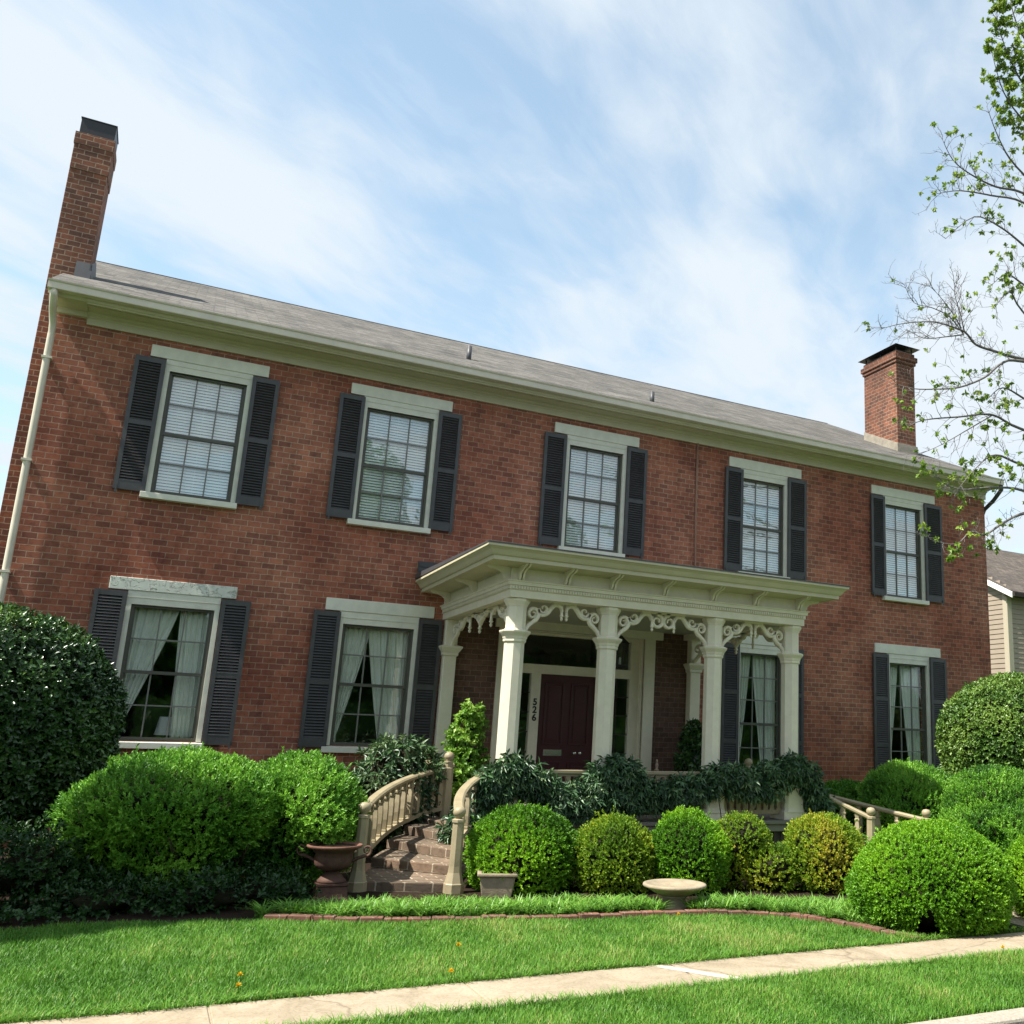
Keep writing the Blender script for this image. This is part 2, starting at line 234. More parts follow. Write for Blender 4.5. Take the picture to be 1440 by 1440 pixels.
# ------------------------------------------------------------------ mesh builder
class MB:
    def __init__(s): s.v = []; s.f = []; s.m = []; s.sm = []
    def add(s, vs, fs, mi=0, smooth=False):
        o = len(s.v); s.v += [tuple(map(float, p)) for p in vs]
        for f in fs: s.f.append([i+o for i in f]); s.m.append(mi); s.sm.append(smooth)
        return s
    def box(s, a, b, mi=0):
        x0, y0, z0 = a; x1, y1, z1 = b
        if x0 > x1: x0, x1 = x1, x0
        if y0 > y1: y0, y1 = y1, y0
        if z0 > z1: z0, z1 = z1, z0
        return s.add([(x0, y0, z0), (x1, y0, z0), (x1, y1, z0), (x0, y1, z0), (x0, y0, z1), (x1, y0, z1), (x1, y1, z1), (x0, y1, z1)],
                     [(0, 3, 2, 1), (4, 5, 6, 7), (0, 1, 5, 4), (1, 2, 6, 5), (2, 3, 7, 6), (3, 0, 4, 7)], mi)
    def obox(s, c, ex, ey, ez, hx, hy, hz, mi=0):   # oriented box
        c = Vector(c); ex, ey, ez = Vector(ex)*hx, Vector(ey)*hy, Vector(ez)*hz
        P = [c+a*ex+b*ey+d*ez for d in (-1, 1) for a, b in ((-1, -1), (1, -1), (1, 1), (-1, 1))]
        return s.add(P, [(0, 3, 2, 1), (4, 5, 6, 7), (0, 1, 5, 4), (1, 2, 6, 5), (2, 3, 7, 6), (3, 0, 4, 7)], mi)
    def lathe(s, c, prof, n=24, mi=0, smooth=True, cap=True):
        cx, cy, cz = c; P = []; F = []
        for r, z in prof:
            for k in range(n):
                a = 2*math.pi*k/n; P.append((cx+r*math.cos(a), cy+r*math.sin(a), cz+z))
        for i in range(len(prof)-1):
            for k in range(n): F.append((i*n+k, i*n+(k+1) % n, (i+1)*n+(k+1) % n, (i+1)*n+k))
        if cap: F.append(tuple(range(n))[::-1]); F.append(tuple((len(prof)-1)*n+k for k in range(n)))
        return s.add(P, F, mi, smooth)
    def prism(s, poly, z0, z1, mi=0):               # vertical prism over xy polygon (ccw)
        n = len(poly); P = [(x, y, z0) for x, y in poly]+[(x, y, z1) for x, y in poly]
        return s.add(P, [tuple(range(n))[::-1], tuple(range(n, 2*n))]+[(i, (i+1) % n, n+(i+1) % n, n+i) for i in range(n)], mi)
    def loft(s, rings, mi=0, smooth=False, cap=True):
        n = len(rings[0]); P = [p for r in rings for p in r]; F = []
        for i in range(len(rings)-1):
            for k in range(n): F.append((i*n+k, i*n+(k+1) % n, (i+1)*n+(k+1) % n, (i+1)*n+k))
        if cap: F.append(tuple(range(n))[::-1]); F.append(tuple((len(rings)-1)*n+k for k in range(n)))
        return s.add(P, F, mi, smooth)
    def tube(s, pts, rad, n=6, mi=0):
        pts = [Vector(p) for p in pts]; rings = []
        if not hasattr(rad, '__len__'): rad = [rad]*len(pts)
        ref = Vector((.31, .2, .93))
        for i, p in enumerate(pts):
            d = (pts[min(i+1, len(pts)-1)]-pts[max(i-1, 0)]).normalized()
            a = d.cross(ref)
            if a.length < .1: a = d.cross(Vector((1, 0, 0)))
            a.normalize(); b = d.cross(a)
            rings.append([p+(a*math.cos(2*math.pi*k/n)+b*math.sin(2*math.pi*k/n))*rad[i] for k in range(n)])
        return s.loft(rings, mi, True)
    def build(s, name, mats, parent=None, bevel=0, label=None):
        me = bpy.data.meshes.new(name)
        off = parent.matrix_world.translation if parent else Vector((0, 0, 0))
        V = np.array(s.v, dtype=float)
        me.from_pydata((V-np.array(off)).tolist(), [], s.f)
        if not isinstance(mats, (list, tuple)): mats = [mats]
        for mm in mats: me.materials.append(mm)
        me.polygons.foreach_set('material_index', s.m); me.polygons.foreach_set('use_smooth', s.sm)
        me.update()
        uvl = me.uv_layers.new(name='UVMap'); uv = np.zeros(len(me.loops)*2)
        for p in me.polygons:
            n = p.normal; ax, ay, az = abs(n.x), abs(n.y), abs(n.z)
            for li, vi in zip(p.loop_indices, p.vertices):
                w = V[vi]
                if ax >= ay and ax >= az: q = (w[1], w[2])
                elif ay >= az: q = (w[0], w[2])
                else: q = (w[0], w[1])
                uv[2*li] = q[0]; uv[2*li+1] = q[1]
        uvl.data.foreach_set('uv', uv)
        o = bpy.data.objects.new(name, me); COL.objects.link(o)
        if parent: o.parent = parent; o.matrix_world = parent.matrix_world.copy()
        if bevel:
            b = o.modifiers.new('bevel', 'BEVEL'); b.width = bevel; b.segments = 2; b.limit_method = 'ANGLE'; b.angle_limit = R(40)
        if label: o['label'] = label
        return o
def root(name, loc, label, cat, group=None):
    o = bpy.data.objects.new(name, None); COL.objects.link(o); o.location = loc; o.empty_display_size = .2
    o.matrix_world = Matrix.Translation(loc)
    return tag(o, label, cat, group)
def tag(o, label, cat, group=None, kind=None):
    if label: o['label'] = label
    if cat: o['category'] = cat
    if group: o['group'] = group
    if kind: o['kind'] = kind
    return o
def struct(name, mb, m): 
    o = mb.build(name, m); o['kind'] = 'structure'; return o
def mesh_np(name, V, F, mats, parent=None, var=None, mi=None, smooth=False):
    """V (n,3), F (k,3|4) int arrays"""
    off = np.array(parent.matrix_world.translation) if parent else np.zeros(3)
    me = bpy.data.meshes.new(name); V = (V-off).astype(np.float32); k, w = F.shape
    me.vertices.add(len(V)); me.vertices.foreach_set('co', V.ravel())
    me.loops.add(k*w); me.loops.foreach_set('vertex_index', F.astype(np.int32).ravel())
    me.polygons.add(k); me.polygons.foreach_set('loop_start', np.arange(0, k*w, w, dtype=np.int32)); me.polygons.foreach_set('loop_total', np.full(k, w, dtype=np.int32))
    for mm in (mats if isinstance(mats, (list, tuple)) else [mats]): me.materials.append(mm)
    if mi is not None: me.polygons.foreach_set('material_index', mi.astype(np.int32))
    if smooth: me.polygons.foreach_set('use_smooth', np.ones(k, dtype=bool))
    me.update(calc_edges=True); me.validate()
    if var is not None:
        a = me.attributes.new('var', 'FLOAT', 'FACE'); a.data.foreach_set('value', var.astype(np.float32))
    o = bpy.data.objects.new(name, me); COL.objects.link(o)
    if parent: o.parent = parent; o.matrix_world = parent.matrix_world.copy()
    return o

# ------------------------------------------------------------------ foliage tools
def wob(P, f, seed):
    g = np.random.default_rng(seed); s = np.zeros(len(P))
    for i in range(7):
        d = g.normal(size=3); d /= np.linalg.norm(d); s += np.sin(P@d*f*g.uniform(.6, 1.7)+g.uniform(0, 6.28))
    return s/3.2
def unit(a): return a/np.maximum(np.linalg.norm(a, axis=1, keepdims=True), 1e-9)
def shoots(P, A, K, ln, wd, spread, along, var, droop=0., fold=.25, jit=.3):
    """K leaves round each shoot axis. returns V, F, var"""
    n = len(P); Vs = []; vr = []
    e1 = unit(np.cross(A, rng.normal(size=(n, 3)))); e2 = np.cross(A, e1)
    for k in range(K):
        phi = 2.4*k+rng.uniform(-.4, .4, n); rad = e1*np.cos(phi)[:, None]+e2*np.sin(phi)[:, None]
        s = spread*(1.15-.6*k/K)+rng.normal(0, jit, n)*.5
        d = A*np.cos(s)[:, None]+rad*np.sin(s)[:, None]; d[:, 2] -= droop*rng.uniform(.4, 1.2, n); d = unit(d)
        side = unit(np.cross(d, A+rng.normal(0, .25, (n, 3)))); nn = np.cross(side, d)
        l = ln*rng.uniform(.65, 1.15, n)[:, None]; w = wd*rng.uniform(.75, 1.15, n)[:, None]*.5
        b = P+A*(along*k/K); mid = b+d*l*.48+nn*l*.06; tip = b+d*l; tip[:, 2] -= droop*ln*.25
        Vs.append(np.stack([b, mid-side*w+nn*w*fold*2, tip, mid+side*w+nn*w*fold*2], 1)); vr.append(np.clip(var+rng.normal(0, .12, n), 0, 1))
    V = np.concatenate(Vs).reshape(-1, 3); N_ = len(V)//4; i = np.arange(N_)[:, None]*4
    F = np.concatenate([i+np.array([[0, 1, 2]]), i+np.array([[0, 2, 3]])], 1).reshape(-1, 3)
    return V, F, np.repeat(np.concatenate(vr), 2)
def merge(parts):
    V = []; F = []; v = []; o = 0
    for a, b, c in parts: V.append(a); F.append(b+o); v.append(c); o += len(a)
    return np.concatenate(V), np.concatenate(F), np.concatenate(v)
class Blob:
    def __init__(s, c, r, lump=.05, f=3.5, seed=1, sq=1.0): s.c = np.array(c, float); s.r = np.array(r, float); s.l = lump; s.f = f; s.seed = seed; s.sq = sq
    def rad(s, d): return 1+s.l*wob(d*s.f, 1.0, s.seed)+s.l*.5*wob(d*s.f*2.7, 1.0, s.seed+50)+s.l*.4*wob(d*s.f*6.0, 1.0, s.seed+90)
    def sample(s, n, depth=.1):
        d = unit(rng.normal(size=(n, 3)))
        dd = np.sign(d)*np.abs(d)**s.sq; dd = unit(dd)*(1 if s.sq == 1 else (np.linalg.norm(d, axis=1)/np.max(np.abs(d), axis=1)**(1-s.sq))[:, None]) if s.sq != 1 else d
        k = s.rad(d)*(1-depth*rng.random(n)**1.6); P = s.c+dd*s.r*k[:, None]
        return P, unit(d/s.r)
    def inside(s, P, k=.93):
        q = (P-s.c)/s.r; return np.linalg.norm(q, axis=1) < k
    def core(s, k=.86, nu=28, nv=16):
        u = np.linspace(0, 2*np.pi, nu, endpoint=False); v = np.linspace(.04, np.pi-.04, nv)
        U, W = np.meshgrid(u, v); d = np.stack([np.cos(U)*np.sin(W), np.sin(U)*np.sin(W), np.cos(W)], -1).reshape(-1, 3)
        V = s.c+d*s.r*(s.rad(d)*k)[:, None]; F = []
        for i in range(nv-1):
            for j in range(nu):
                a, b, c, e = i*nu+j, i*nu+(j+1) % nu, (i+1)*nu+(j+1) % nu, (i+1)*nu+j; F += [(a, c, b), (a, e, c)]
        return V, np.array(F), np.full(len(F), .1)
def bush(name, label, cat, blobs, mkey, dens=1300, K=6, ln=.035, wd=.018, spread=.9, along=.03, up=.5, depth=.12, zmin=.03, group=None, part='foliage', stems=None, varf=None, droop=0., core=.78, jit=.3, loc=None, hole=None, stray=.02):
    c0 = blobs[0].c; r_ = root(name, loc or (c0[0], c0[1], 0), label, cat, group)
    parts = []
    for b in blobs:
        a, bb, c = b.r; area = 4*math.pi*(((a*bb)**1.6+(a*c)**1.6+(bb*c)**1.6)/3)**(1/1.6)
        P, Nn = b.sample(int(area*dens), depth); ok = P[:, 2] > zmin
        for o in blobs:
            if o is not b: ok &= ~o.inside(P)
        if hole is not None: ok &= ~hole(P)
        P, Nn = P[ok], Nn[ok]
        st = rng.random(len(P)) < stray; P = P+Nn*(st*rng.uniform(.015, .07, len(P)))[:, None]
        A = unit(Nn+np.array([0, 0, up])+rng.normal(0, .35, P.shape))
        cl = .5+.33*wob(P, 7.0, b.seed+9)+.15*rng.normal(size=len(P))
        if varf is not None: cl = varf(P, cl)
        parts.append(shoots(P, A, K, ln, wd, spread, along, np.clip(cl, 0, 1), droop, jit=jit))
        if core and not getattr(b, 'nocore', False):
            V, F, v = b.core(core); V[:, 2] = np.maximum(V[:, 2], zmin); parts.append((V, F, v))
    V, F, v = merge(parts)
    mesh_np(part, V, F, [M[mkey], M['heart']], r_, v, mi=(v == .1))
    if stems:
        mb = MB()
        for (x, y, h, lean) in stems:
            p = Vector((x, y, 0)); pts = [p]
            for k in range(1, 5): pts.append(p+Vector((lean[0]*k/4+random.uniform(-.03, .03), lean[1]*k/4+random.uniform(-.03, .03), h*k/4)))
            mb.tube(pts, [.03, .026, .022, .018, .012], 6)
            for q in range(3):
                a = random.uniform(0, 6.28); s = pts[2+q % 2]; mb.tube([s, s+Vector((math.cos(a)*.2, math.sin(a)*.2, .25))*h, s+Vector((math.cos(a)*.35, math.sin(a)*.35, .45))*h], [.014, .01, .006], 5)
        mb.build('stem', M['twig'], r_)
    return r_

# ================================================================== SETTING
struct('ground', MB().box((-150, -150, -.6), (250, 250, -.14)), M['field'])
lawn_mb = MB().box((-60, -10.25, -.3), (60, 60, 0))
struct('lawn', lawn_mb, M['lawn'])
struct('road', MB().box((-60, -24, -.136), (60, -10.44, -.125)), M['asphalt'])
mb = MB()
for i in range(-14, 14): mb.box((i*3.0-2.6+.004, -10.44, -.3), ((i+1)*3.0-2.6-.004, -10.25, .012))
o = mb.build('curb', M['curb'], bevel=.02); o['kind'] = 'structure'
# sidewalk slabs
mb = MB(); xs = [-7.55+1.5*k for k in range(-30, 30)]
mb.box((-52, -9.075, -.1), (36, -8.435, .003))
for a in xs:
    patch = abs(a+4.55) < .01
    mb.box((a+.006, -9.08, -.1), (a+1.494, -8.43, .012))
o = mb.build('sidewalk', M['concrete'], bevel=.006); o['kind'] = 'structure'
mb = MB().add([(-4.72, -8.45, .0135), (-4.62, -8.45, .0135), (-4.21, -9.06, .0135), (-4.33, -9.06, .0135)], [(3, 2, 1, 0)])
struct('sidewalk_patch', mb, M['concrete_new'])
struct('front_walk', MB().box((-.75, -8.425, -.1), (.25, -4.6, .012)), M['concrete'])
EDGE = [(-12, -5.9), (-8.85, -5.65), (-8.2, -5.54), (-7.0, -5.86), (-6.3, -6.2), (-5.55, -6.42), (-4.7, -6.6), (-3.93, -6.71), (-3.3, -6.82), (-2.93, -6.93), (-2.6, -7.17), (-2.42, -7.5), (-2.3, -7.9), (-2.2, -8.42)]
poly = EDGE+[(-.8, -8.42), (-.8, -.05), (-12, -.05)]
mb = MB(); n = len(poly); mb.add([(x, y, .004) for x, y in poly], [tuple(range(n))]); struct('planting_bed', mb, M['soil'])
# brick edging
mb = MB(); pts = [Vector((x, y, 0)) for x, y in EDGE[3:]]
for a, b in zip(pts, pts[1:]):
    d = (b-a); ln = d.length; k = max(1, round(ln/.205)); d.normalize(); s = Vector((-d.y, d.x, 0))
    for i in range(k):
        c = a+d*(ln*(i+.5)/k)+s*random.uniform(-.008, .008)+Vector((0, 0, random.uniform(-.006, .01)))
        mb.obox(c+Vector((0, 0, .015)), d, s, (0, 0, 1), ln/k/2-.004, .048, .035)
o = mb.build('garden_edging', M['edge_brick'], bevel=.006)
tag(o, 'curved row of red bricks edging the lawn in front of the border grass', 'edging')

# ================================================================== HOUSE
XL, XR, WT, T = -10.0, 7.55, 7.14, .14
RY, RZ = 5.9, 10.44                       # ridge
house = root('brick_house', (-1.2, 0, 0), 'two storey red brick house with dark shutters, cream eaves and two chimneys', 'house')
# openings: x0,x1,z0,z1
UP = [(-8.51, -7.46), (-5.74, -4.66), (-2.32, -1.27), (1.23, 2.21), (4.70, 5.70)]
UPL = [(-8.77, -7.2), (-6.0, -4.4), (-2.605, -.986), (.923, 2.582), (4.35, 6.065)]
UZ = [(4.71, 6.51, 6.68, 6.86), (4.705, 6.51, 6.68, 6.86), (4.70, 6.50, 6.67, 6.857), (4.66, 6.47, 6.645, 6.84), (4.54, 6.46, 6.63, 6.817)]
LO = [(-8.51, -7.46), (-5.74, -4.66), (1.235, 2.18), (4.74, 5.74)]
LOL = [(-8.795, -7.22), (-6.005, -4.39), (.95, 2.47), (4.378, 6.097)]
LZ = [(1.335, 3.14, 3.322, 3.494), (1.335, 3.1, 3.285, 3.47), (.62, 3.16, 3.32, 3.5), (.62, 3.2, 3.376, 3.566)]
DOOR = (-3.15, -.7, .52, 3.25)
openings = [(a, b, z[0], z[1]) for (a, b), z in zip(UP, UZ)]+[(a, b, z[0], z[1]) for (a, b), z in zip(LO, LZ)]+[DOOR]
mb = MB()
xb = sorted({XL, XR, *[o[0] for o in openings], *[o[1] for o in openings]}); zb = sorted({-.2, WT, *[o[2] for o in openings], *[o[3] for o in openings]})
for x0, x1 in zip(xb, xb[1:]):
    for z0, z1 in zip(zb, zb[1:]):
        cx, cz = (x0+x1)/2, (z0+z1)/2
        if any(a < cx < b and c < cz < d for a, b, c, d in openings): continue
        mb.add([(x0, 0, z0), (x1, 0, z0), (x1, 0, z1), (x0, 0, z1)], [(0, 1, 2, 3)])
for a, b, c, d in openings:
    t = .3
    mb.add([(a, 0, c), (a, t, c), (a, t, d), (a, 0, d)], [(0, 1, 2, 3)]); mb.add([(b, 0, c), (b, 0, d), (b, t, d), (b, t, c)], [(0, 1, 2, 3)])
    mb.add([(a, 0, d), (a, t, d), (b, t, d), (b, 0, d)], [(0, 1, 2, 3)]); mb.add([(a, 0, c), (b, 0, c), (b, t, c), (a, t, c)], [(0, 1, 2, 3)])
BY = 2*RY+.5
slope = (RZ-7.32)/(RY+.5)
for x, fl in ((XL, 0), (XR, 1)):
    P = [(x, 0, -.2), (x, BY-.5, -.2), (x, BY-.5, WT), (x, RY, RZ-.1), (x, 0, WT)]
    mb.add(P, [(4, 3, 2, 1, 0) if not fl else (0, 1, 2, 3, 4)])
mb.add([(XL, BY-.5, -.2), (XR, BY-.5, -.2), (XR, BY-.5, WT), (XL, BY-.5, WT)], [(3, 2, 1, 0)])
mb.build('wall', M['brick'], house)
# rooms behind the windows (so that the glass looks into dim interiors)
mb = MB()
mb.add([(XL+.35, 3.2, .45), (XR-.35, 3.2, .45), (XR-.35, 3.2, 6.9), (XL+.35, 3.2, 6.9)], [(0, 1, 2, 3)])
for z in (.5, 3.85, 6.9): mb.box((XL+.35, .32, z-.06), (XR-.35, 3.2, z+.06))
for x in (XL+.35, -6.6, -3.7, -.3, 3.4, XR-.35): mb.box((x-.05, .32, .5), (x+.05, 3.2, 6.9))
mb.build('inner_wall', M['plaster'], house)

# darker, browner brick panels laid over the wall under the porch
M['entry_brick'] = brick_mat('dark_brown_brick', (.15, .085, .062), (.1, .058, .046), (.2, .15, .12), .178, .0845, .0055, patch=((.75, .75, .75), (1.2, 1.15, 1.1)))
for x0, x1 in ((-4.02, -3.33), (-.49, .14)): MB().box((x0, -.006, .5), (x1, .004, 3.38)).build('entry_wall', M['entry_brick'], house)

# roof
mb = MB(); ov = .5; ex0, ex1 = XL-.07, XR+.07; t_ = .05
def roofz(y): return 7.32+(y+.5)*slope
for sgn in (1,):
    y0, z0 = -ov, roofz(-ov)
    ring = lambda x: [(x, y0, z0-t_), (x, RY, RZ-t_), (x, BY+.06, z0-t_), (x, BY+.06, z0), (x, RY, RZ), (x, y0, z0)]
    rg = [(x-(.2 if abs(y-RY) < .01 else 0), y, z) for x, y, z in ring(ex0)]; mb.loft([rg, ring(ex1)])
roof = mb.build('roof', M['shingle'], house)
rb = MB(); rb.loft([[(x, RY-.14, RZ-.055), (x, RY, RZ+.008), (x, RY+.14, RZ-.055), (x, RY, RZ-.03)] for x in (ex0-.2, ex1)]); rb.build('ridge_cap', M['shingle'], roof)
for x, y, h in ((-3.88, 1.24, .25), (-.5, .52, .19)):
    MB().lathe((x, y, roofz(y)-.1), [(.045, 0), (.045, h+.1), (.035, h+.1)], 14).build('vent_pipe', M['lead'], roof)
for x in (XL-.06, XR+.02):      # rake boards
    mb = MB(); mb.loft([[(x, y, z-.2), (x+.04, y, z-.2), (x+.04, y, z-.052), (x, y, z-.052)] for y, z in ((-.4, roofz(-.4)), (RY, RZ))])
    mb.build('rake_board', M['trim'], roof)

# chimneys
def chimney(x0, x1, y0, y1, zb, zt, corb, capz, style):
    mb = MB(); mb.box((x0, y0, zb), (x1, y1, zt-.62))
    mb.box((x0-.0, y0-.012, zt-.62), (x1+.012, y1+.012, zt-.2))
    if style == 'hip':
        mb = MB(); mb.box((x0, y0, zb), (x1, y1, zt-.28)); mb.box((x0-.03, y0-.03, zt-.28), (x1+.03, y1+.03, zt-.2)); mb.box((x0-.06, y0-.06, zt-.2), (x1+.06, y1+.06, zt-.08)); mb.box((x0-.01, y0-.01, zt-.08), (x1+.01, y1+.01, zt+.02))
    else:
        mb.box((x0-.012, y0-.02, zt-.2), (x1+.022, y1+.02, zt))
    ch = mb.build('chimney', M['chimney_brick'], house, bevel=.006)
    cb = MB(); cx, cy = (x0+x1)/2, (y0+y1)/2
    if style == 'hip':
        a, b = (x1-x0)/2+.1, (y1-y0)/2+.12; z = zt+.13
        cb.add([(cx-a, cy-b, z), (cx+a, cy-b, z), (cx+a, cy+b, z), (cx-a, cy+b, z), (cx-.05, cy-b*.45, z+.16), (cx+.05, cy-b*.45, z+.16), (cx+.05, cy+b*.45, z+.16), (cx-.05, cy+b*.45, z+.16)],
               [(3, 2, 1, 0), (4, 5, 6, 7), (0, 1, 5, 4), (1, 2, 6, 5), (2, 3, 7, 6), (3, 0, 4, 7)])
        for sx in (-1, 1):
            for sy in (-1, 0, 1): cb.box((cx+sx*(a-.14)-.012, cy+sy*(b-.16)-.012, zt+.01), (cx+sx*(a-.14)+.012, cy+sy*(b-.16)+.012, z+.01))
        cb.box((x0+.07, y0+.07, zt+.01), (x1-.07, y1-.07, zt+.09))
    else:
        for (ax, ay, bx, by) in ((x0+.03, y0+.03, x1-.0, y0+.045), (x0+.03, y1-.045, x1, y1-.03), (x0+.03, y0+.045, x0+.045, y1-.045), (x1-.015, y0+.045, x1, y1-.045)): cb.box((ax, ay, zt-.01), (bx, by, zt+.27))
        cb.box((x0+.02, y0+.02, zt+.27), (x1+.01, y1-.02, zt+.285))
    cb.build('chimney_cap', M['cap'], ch)
    fb = MB()
    if style == 'hip':
        for yy0, yy1, xx0, xx1 in ((y0-.025, y0-.0, x0-.025, x1+.025),): fb.loft([[(x, yy0-.01, roofz(yy0)-.1), (x, yy1, roofz(yy1)-.1), (x, yy1, roofz(yy1)+.2), (x, yy0, roofz(yy0)+.2)] for x in (xx0, xx1)])
        fb.loft([[(x0-.03, y, roofz(y)-.1), (x0-.001, y, roofz(y)-.1), (x0-.001, y, roofz(y)+.2), (x0-.02, y, roofz(y)+.2)] for y in (y0, y1)])
        fb.build('flashing', M['flash'], ch)
    else:
        fb.loft([[(x, y0-.06, roofz(y0)-.1), (x, y0-.001, roofz(y0)-.1), (x, y0-.001, roofz(y0)+.24), (x, y0-.012, roofz(y0)+.24)] for x in (XL+.02, x1+.03)])
        fb.loft([[(x1+.001, y, roofz(y)-.1), (x1+.05, y, roofz(y)-.1), (x1+.012, y, roofz(y)+.24), (x1+.001, y, roofz(y)+.24)] for y in (y0-.03, y1)])
        fb.build('flashing', M['lead'], ch)
chimney(-10.3, -9.8, 1.05, 1.62, -.2, 10.42, 0, 0, 'box')
chimney(6.3, 6.86, 1.37, 2.55, 7.2, 10.72, 0, 0, 'hip')

# main cornice: frieze, soffit mouldings, fascia (profile y,z run along x)
prof = [(-.003, 6.965), (-.035, 6.965), (-.035, 7.06), (-.05, 7.075), (-.05, 7.1), (-.08, 7.12), (-.085, 7.145), (-.28, 7.15), (-.28, 7.135), (-.30, 7.135), (-.30, 7.15), (-.385, 7.15), (-.385, 7.125), (-.405, 7.125), (-.41, 7.14), (-.43, 7.15), (-.44, 7.165), (-.44, 7.30), (-.003, 7.30)]
mb = MB(); mb.loft([[(x, y, z) for y, z in prof] for x in (-9.6, XR+.02)])
prof2 = [(-.003, 7.05), (-.05, 7.06), (-.06, 7.13), (-.40, 7.15), (-.44, 7.205), (-.44, 7.30), (-.003, 7.30)]
mb.loft([[(x, y, z) for y, z in prof2] for x in (-9.97, -9.602)])
corn = mb.build('cornice', M['cornice'], house)
gp = [(-.442, 7.192), (-.545, 7.192), (-.55, 7.2), (-.55, 7.285), (-.565, 7.295), (-.572, 7.315), (-.56, 7.318), (-.545, 7.3), (-.452, 7.2), (-.442, 7.31)]
mb = MB(); mb.loft([[(x, y, z) for y, z in gp] for x in (XL-.06, XR+.05)])
mb.add([(XL-.0605, y, z) for y, z in gp[:6]+[(-.442, 7.315)]], [tuple(range(7))]); mb.add([(XR+.0505, y, z) for y, z in gp[:6]+[(-.442, 7.315)]], [tuple(range(7))[::-1]])
mb.build('gutter', M['gutter'], house)
# downspouts
mb = MB(); mb.tube([(-9.98, -.5, 7.2), (-9.98, -.5, 7.13), (-9.985, -.3, 7.0), (-9.975, -.09, 6.86), (-9.972, -.075, 6.7), (-9.96, -.075, 3.3), (-9.95, -.075, .12)], .045, 10)
for z in (6.35, 4.9, 3.4, 1.6): mb.box((-10.03, -.125, z), (-9.91, 0, z+.03))
mb.build('downspout', M['gutter'], house)
mb = MB(); mb.tube([(7.56, -.5, 7.2), (7.57, -.5, 7.1), (7.63, -.2, 6.92), (7.66, .1, 6.78), (7.66, .2, 6.6), (7.66, .2, .1)], .045, 10); mb.build('downspout', M['lead'], house)
mb = MB(); mb.tube([(.225, -.022, 6.97), (.225, -.022, 5.6), (.245, -.022, 4.72), (.25, -.022, 4.0)], .02, 8)
mb.build('conduit', mat('faded_brick_paint', (.3, .17, .12), .7, .2, noise=.2), house)
mb = MB(); mb.box((-4.71, -.045, 3.9), (-4.1, -.0, 4.165))
for k in range(3): mb.box((-4.69, -.055, 3.93+k*.075), (-4.12, -.045, 3.985+k*.075))
mb.build('wall_vent', M['shutter'], house)

# ---- windows
def shutter(x0, x1, z0, z1, rails, tilt=0, seed=0):
    """louvred shutter held open against the wall; hinge side stands proud"""
    mb = MB(); st = .055; yb, yf = -.075, -.035
    mb.box((x0, yb, z0), (x0+st, yf, z1)); mb.box((x1-st, yb, z0), (x1, yf, z1))
    zz = [z0]+rails+[z1]
    rl = [(z0, z0+.13)]+[(r_-.035, r_+.035) for r_ in rails]+[(z1-.075, z1)]
    for a, b in rl: mb.box((x0+st, yb+.002, a), (x1-st, yf-.002, b))
    for (a, b), (c, d) in zip(rl, rl[1:]):
        n = int((c-b)/.04); p = (c-b)/n
        for k in range(n):
            z = b+(k+.5)*p; t = R(50)
            mb.obox(((x0+x1)/2, (yb+yf)/2, z), (1, 0, 0), (0, math.cos(t), math.sin(t)), (0, -math.sin(t), math.cos(t)), (x1-x0)/2-st+.003, .0265, .004)
    # shutter dog and hinges
    xo = x1 if tilt > 0 else x0
    mb.box((xo-.05*(1 if tilt > 0 else -1), yb-.012, z0-.05), (xo-.025*(1 if tilt > 0 else -1), yb, z0+.06))
    return mb
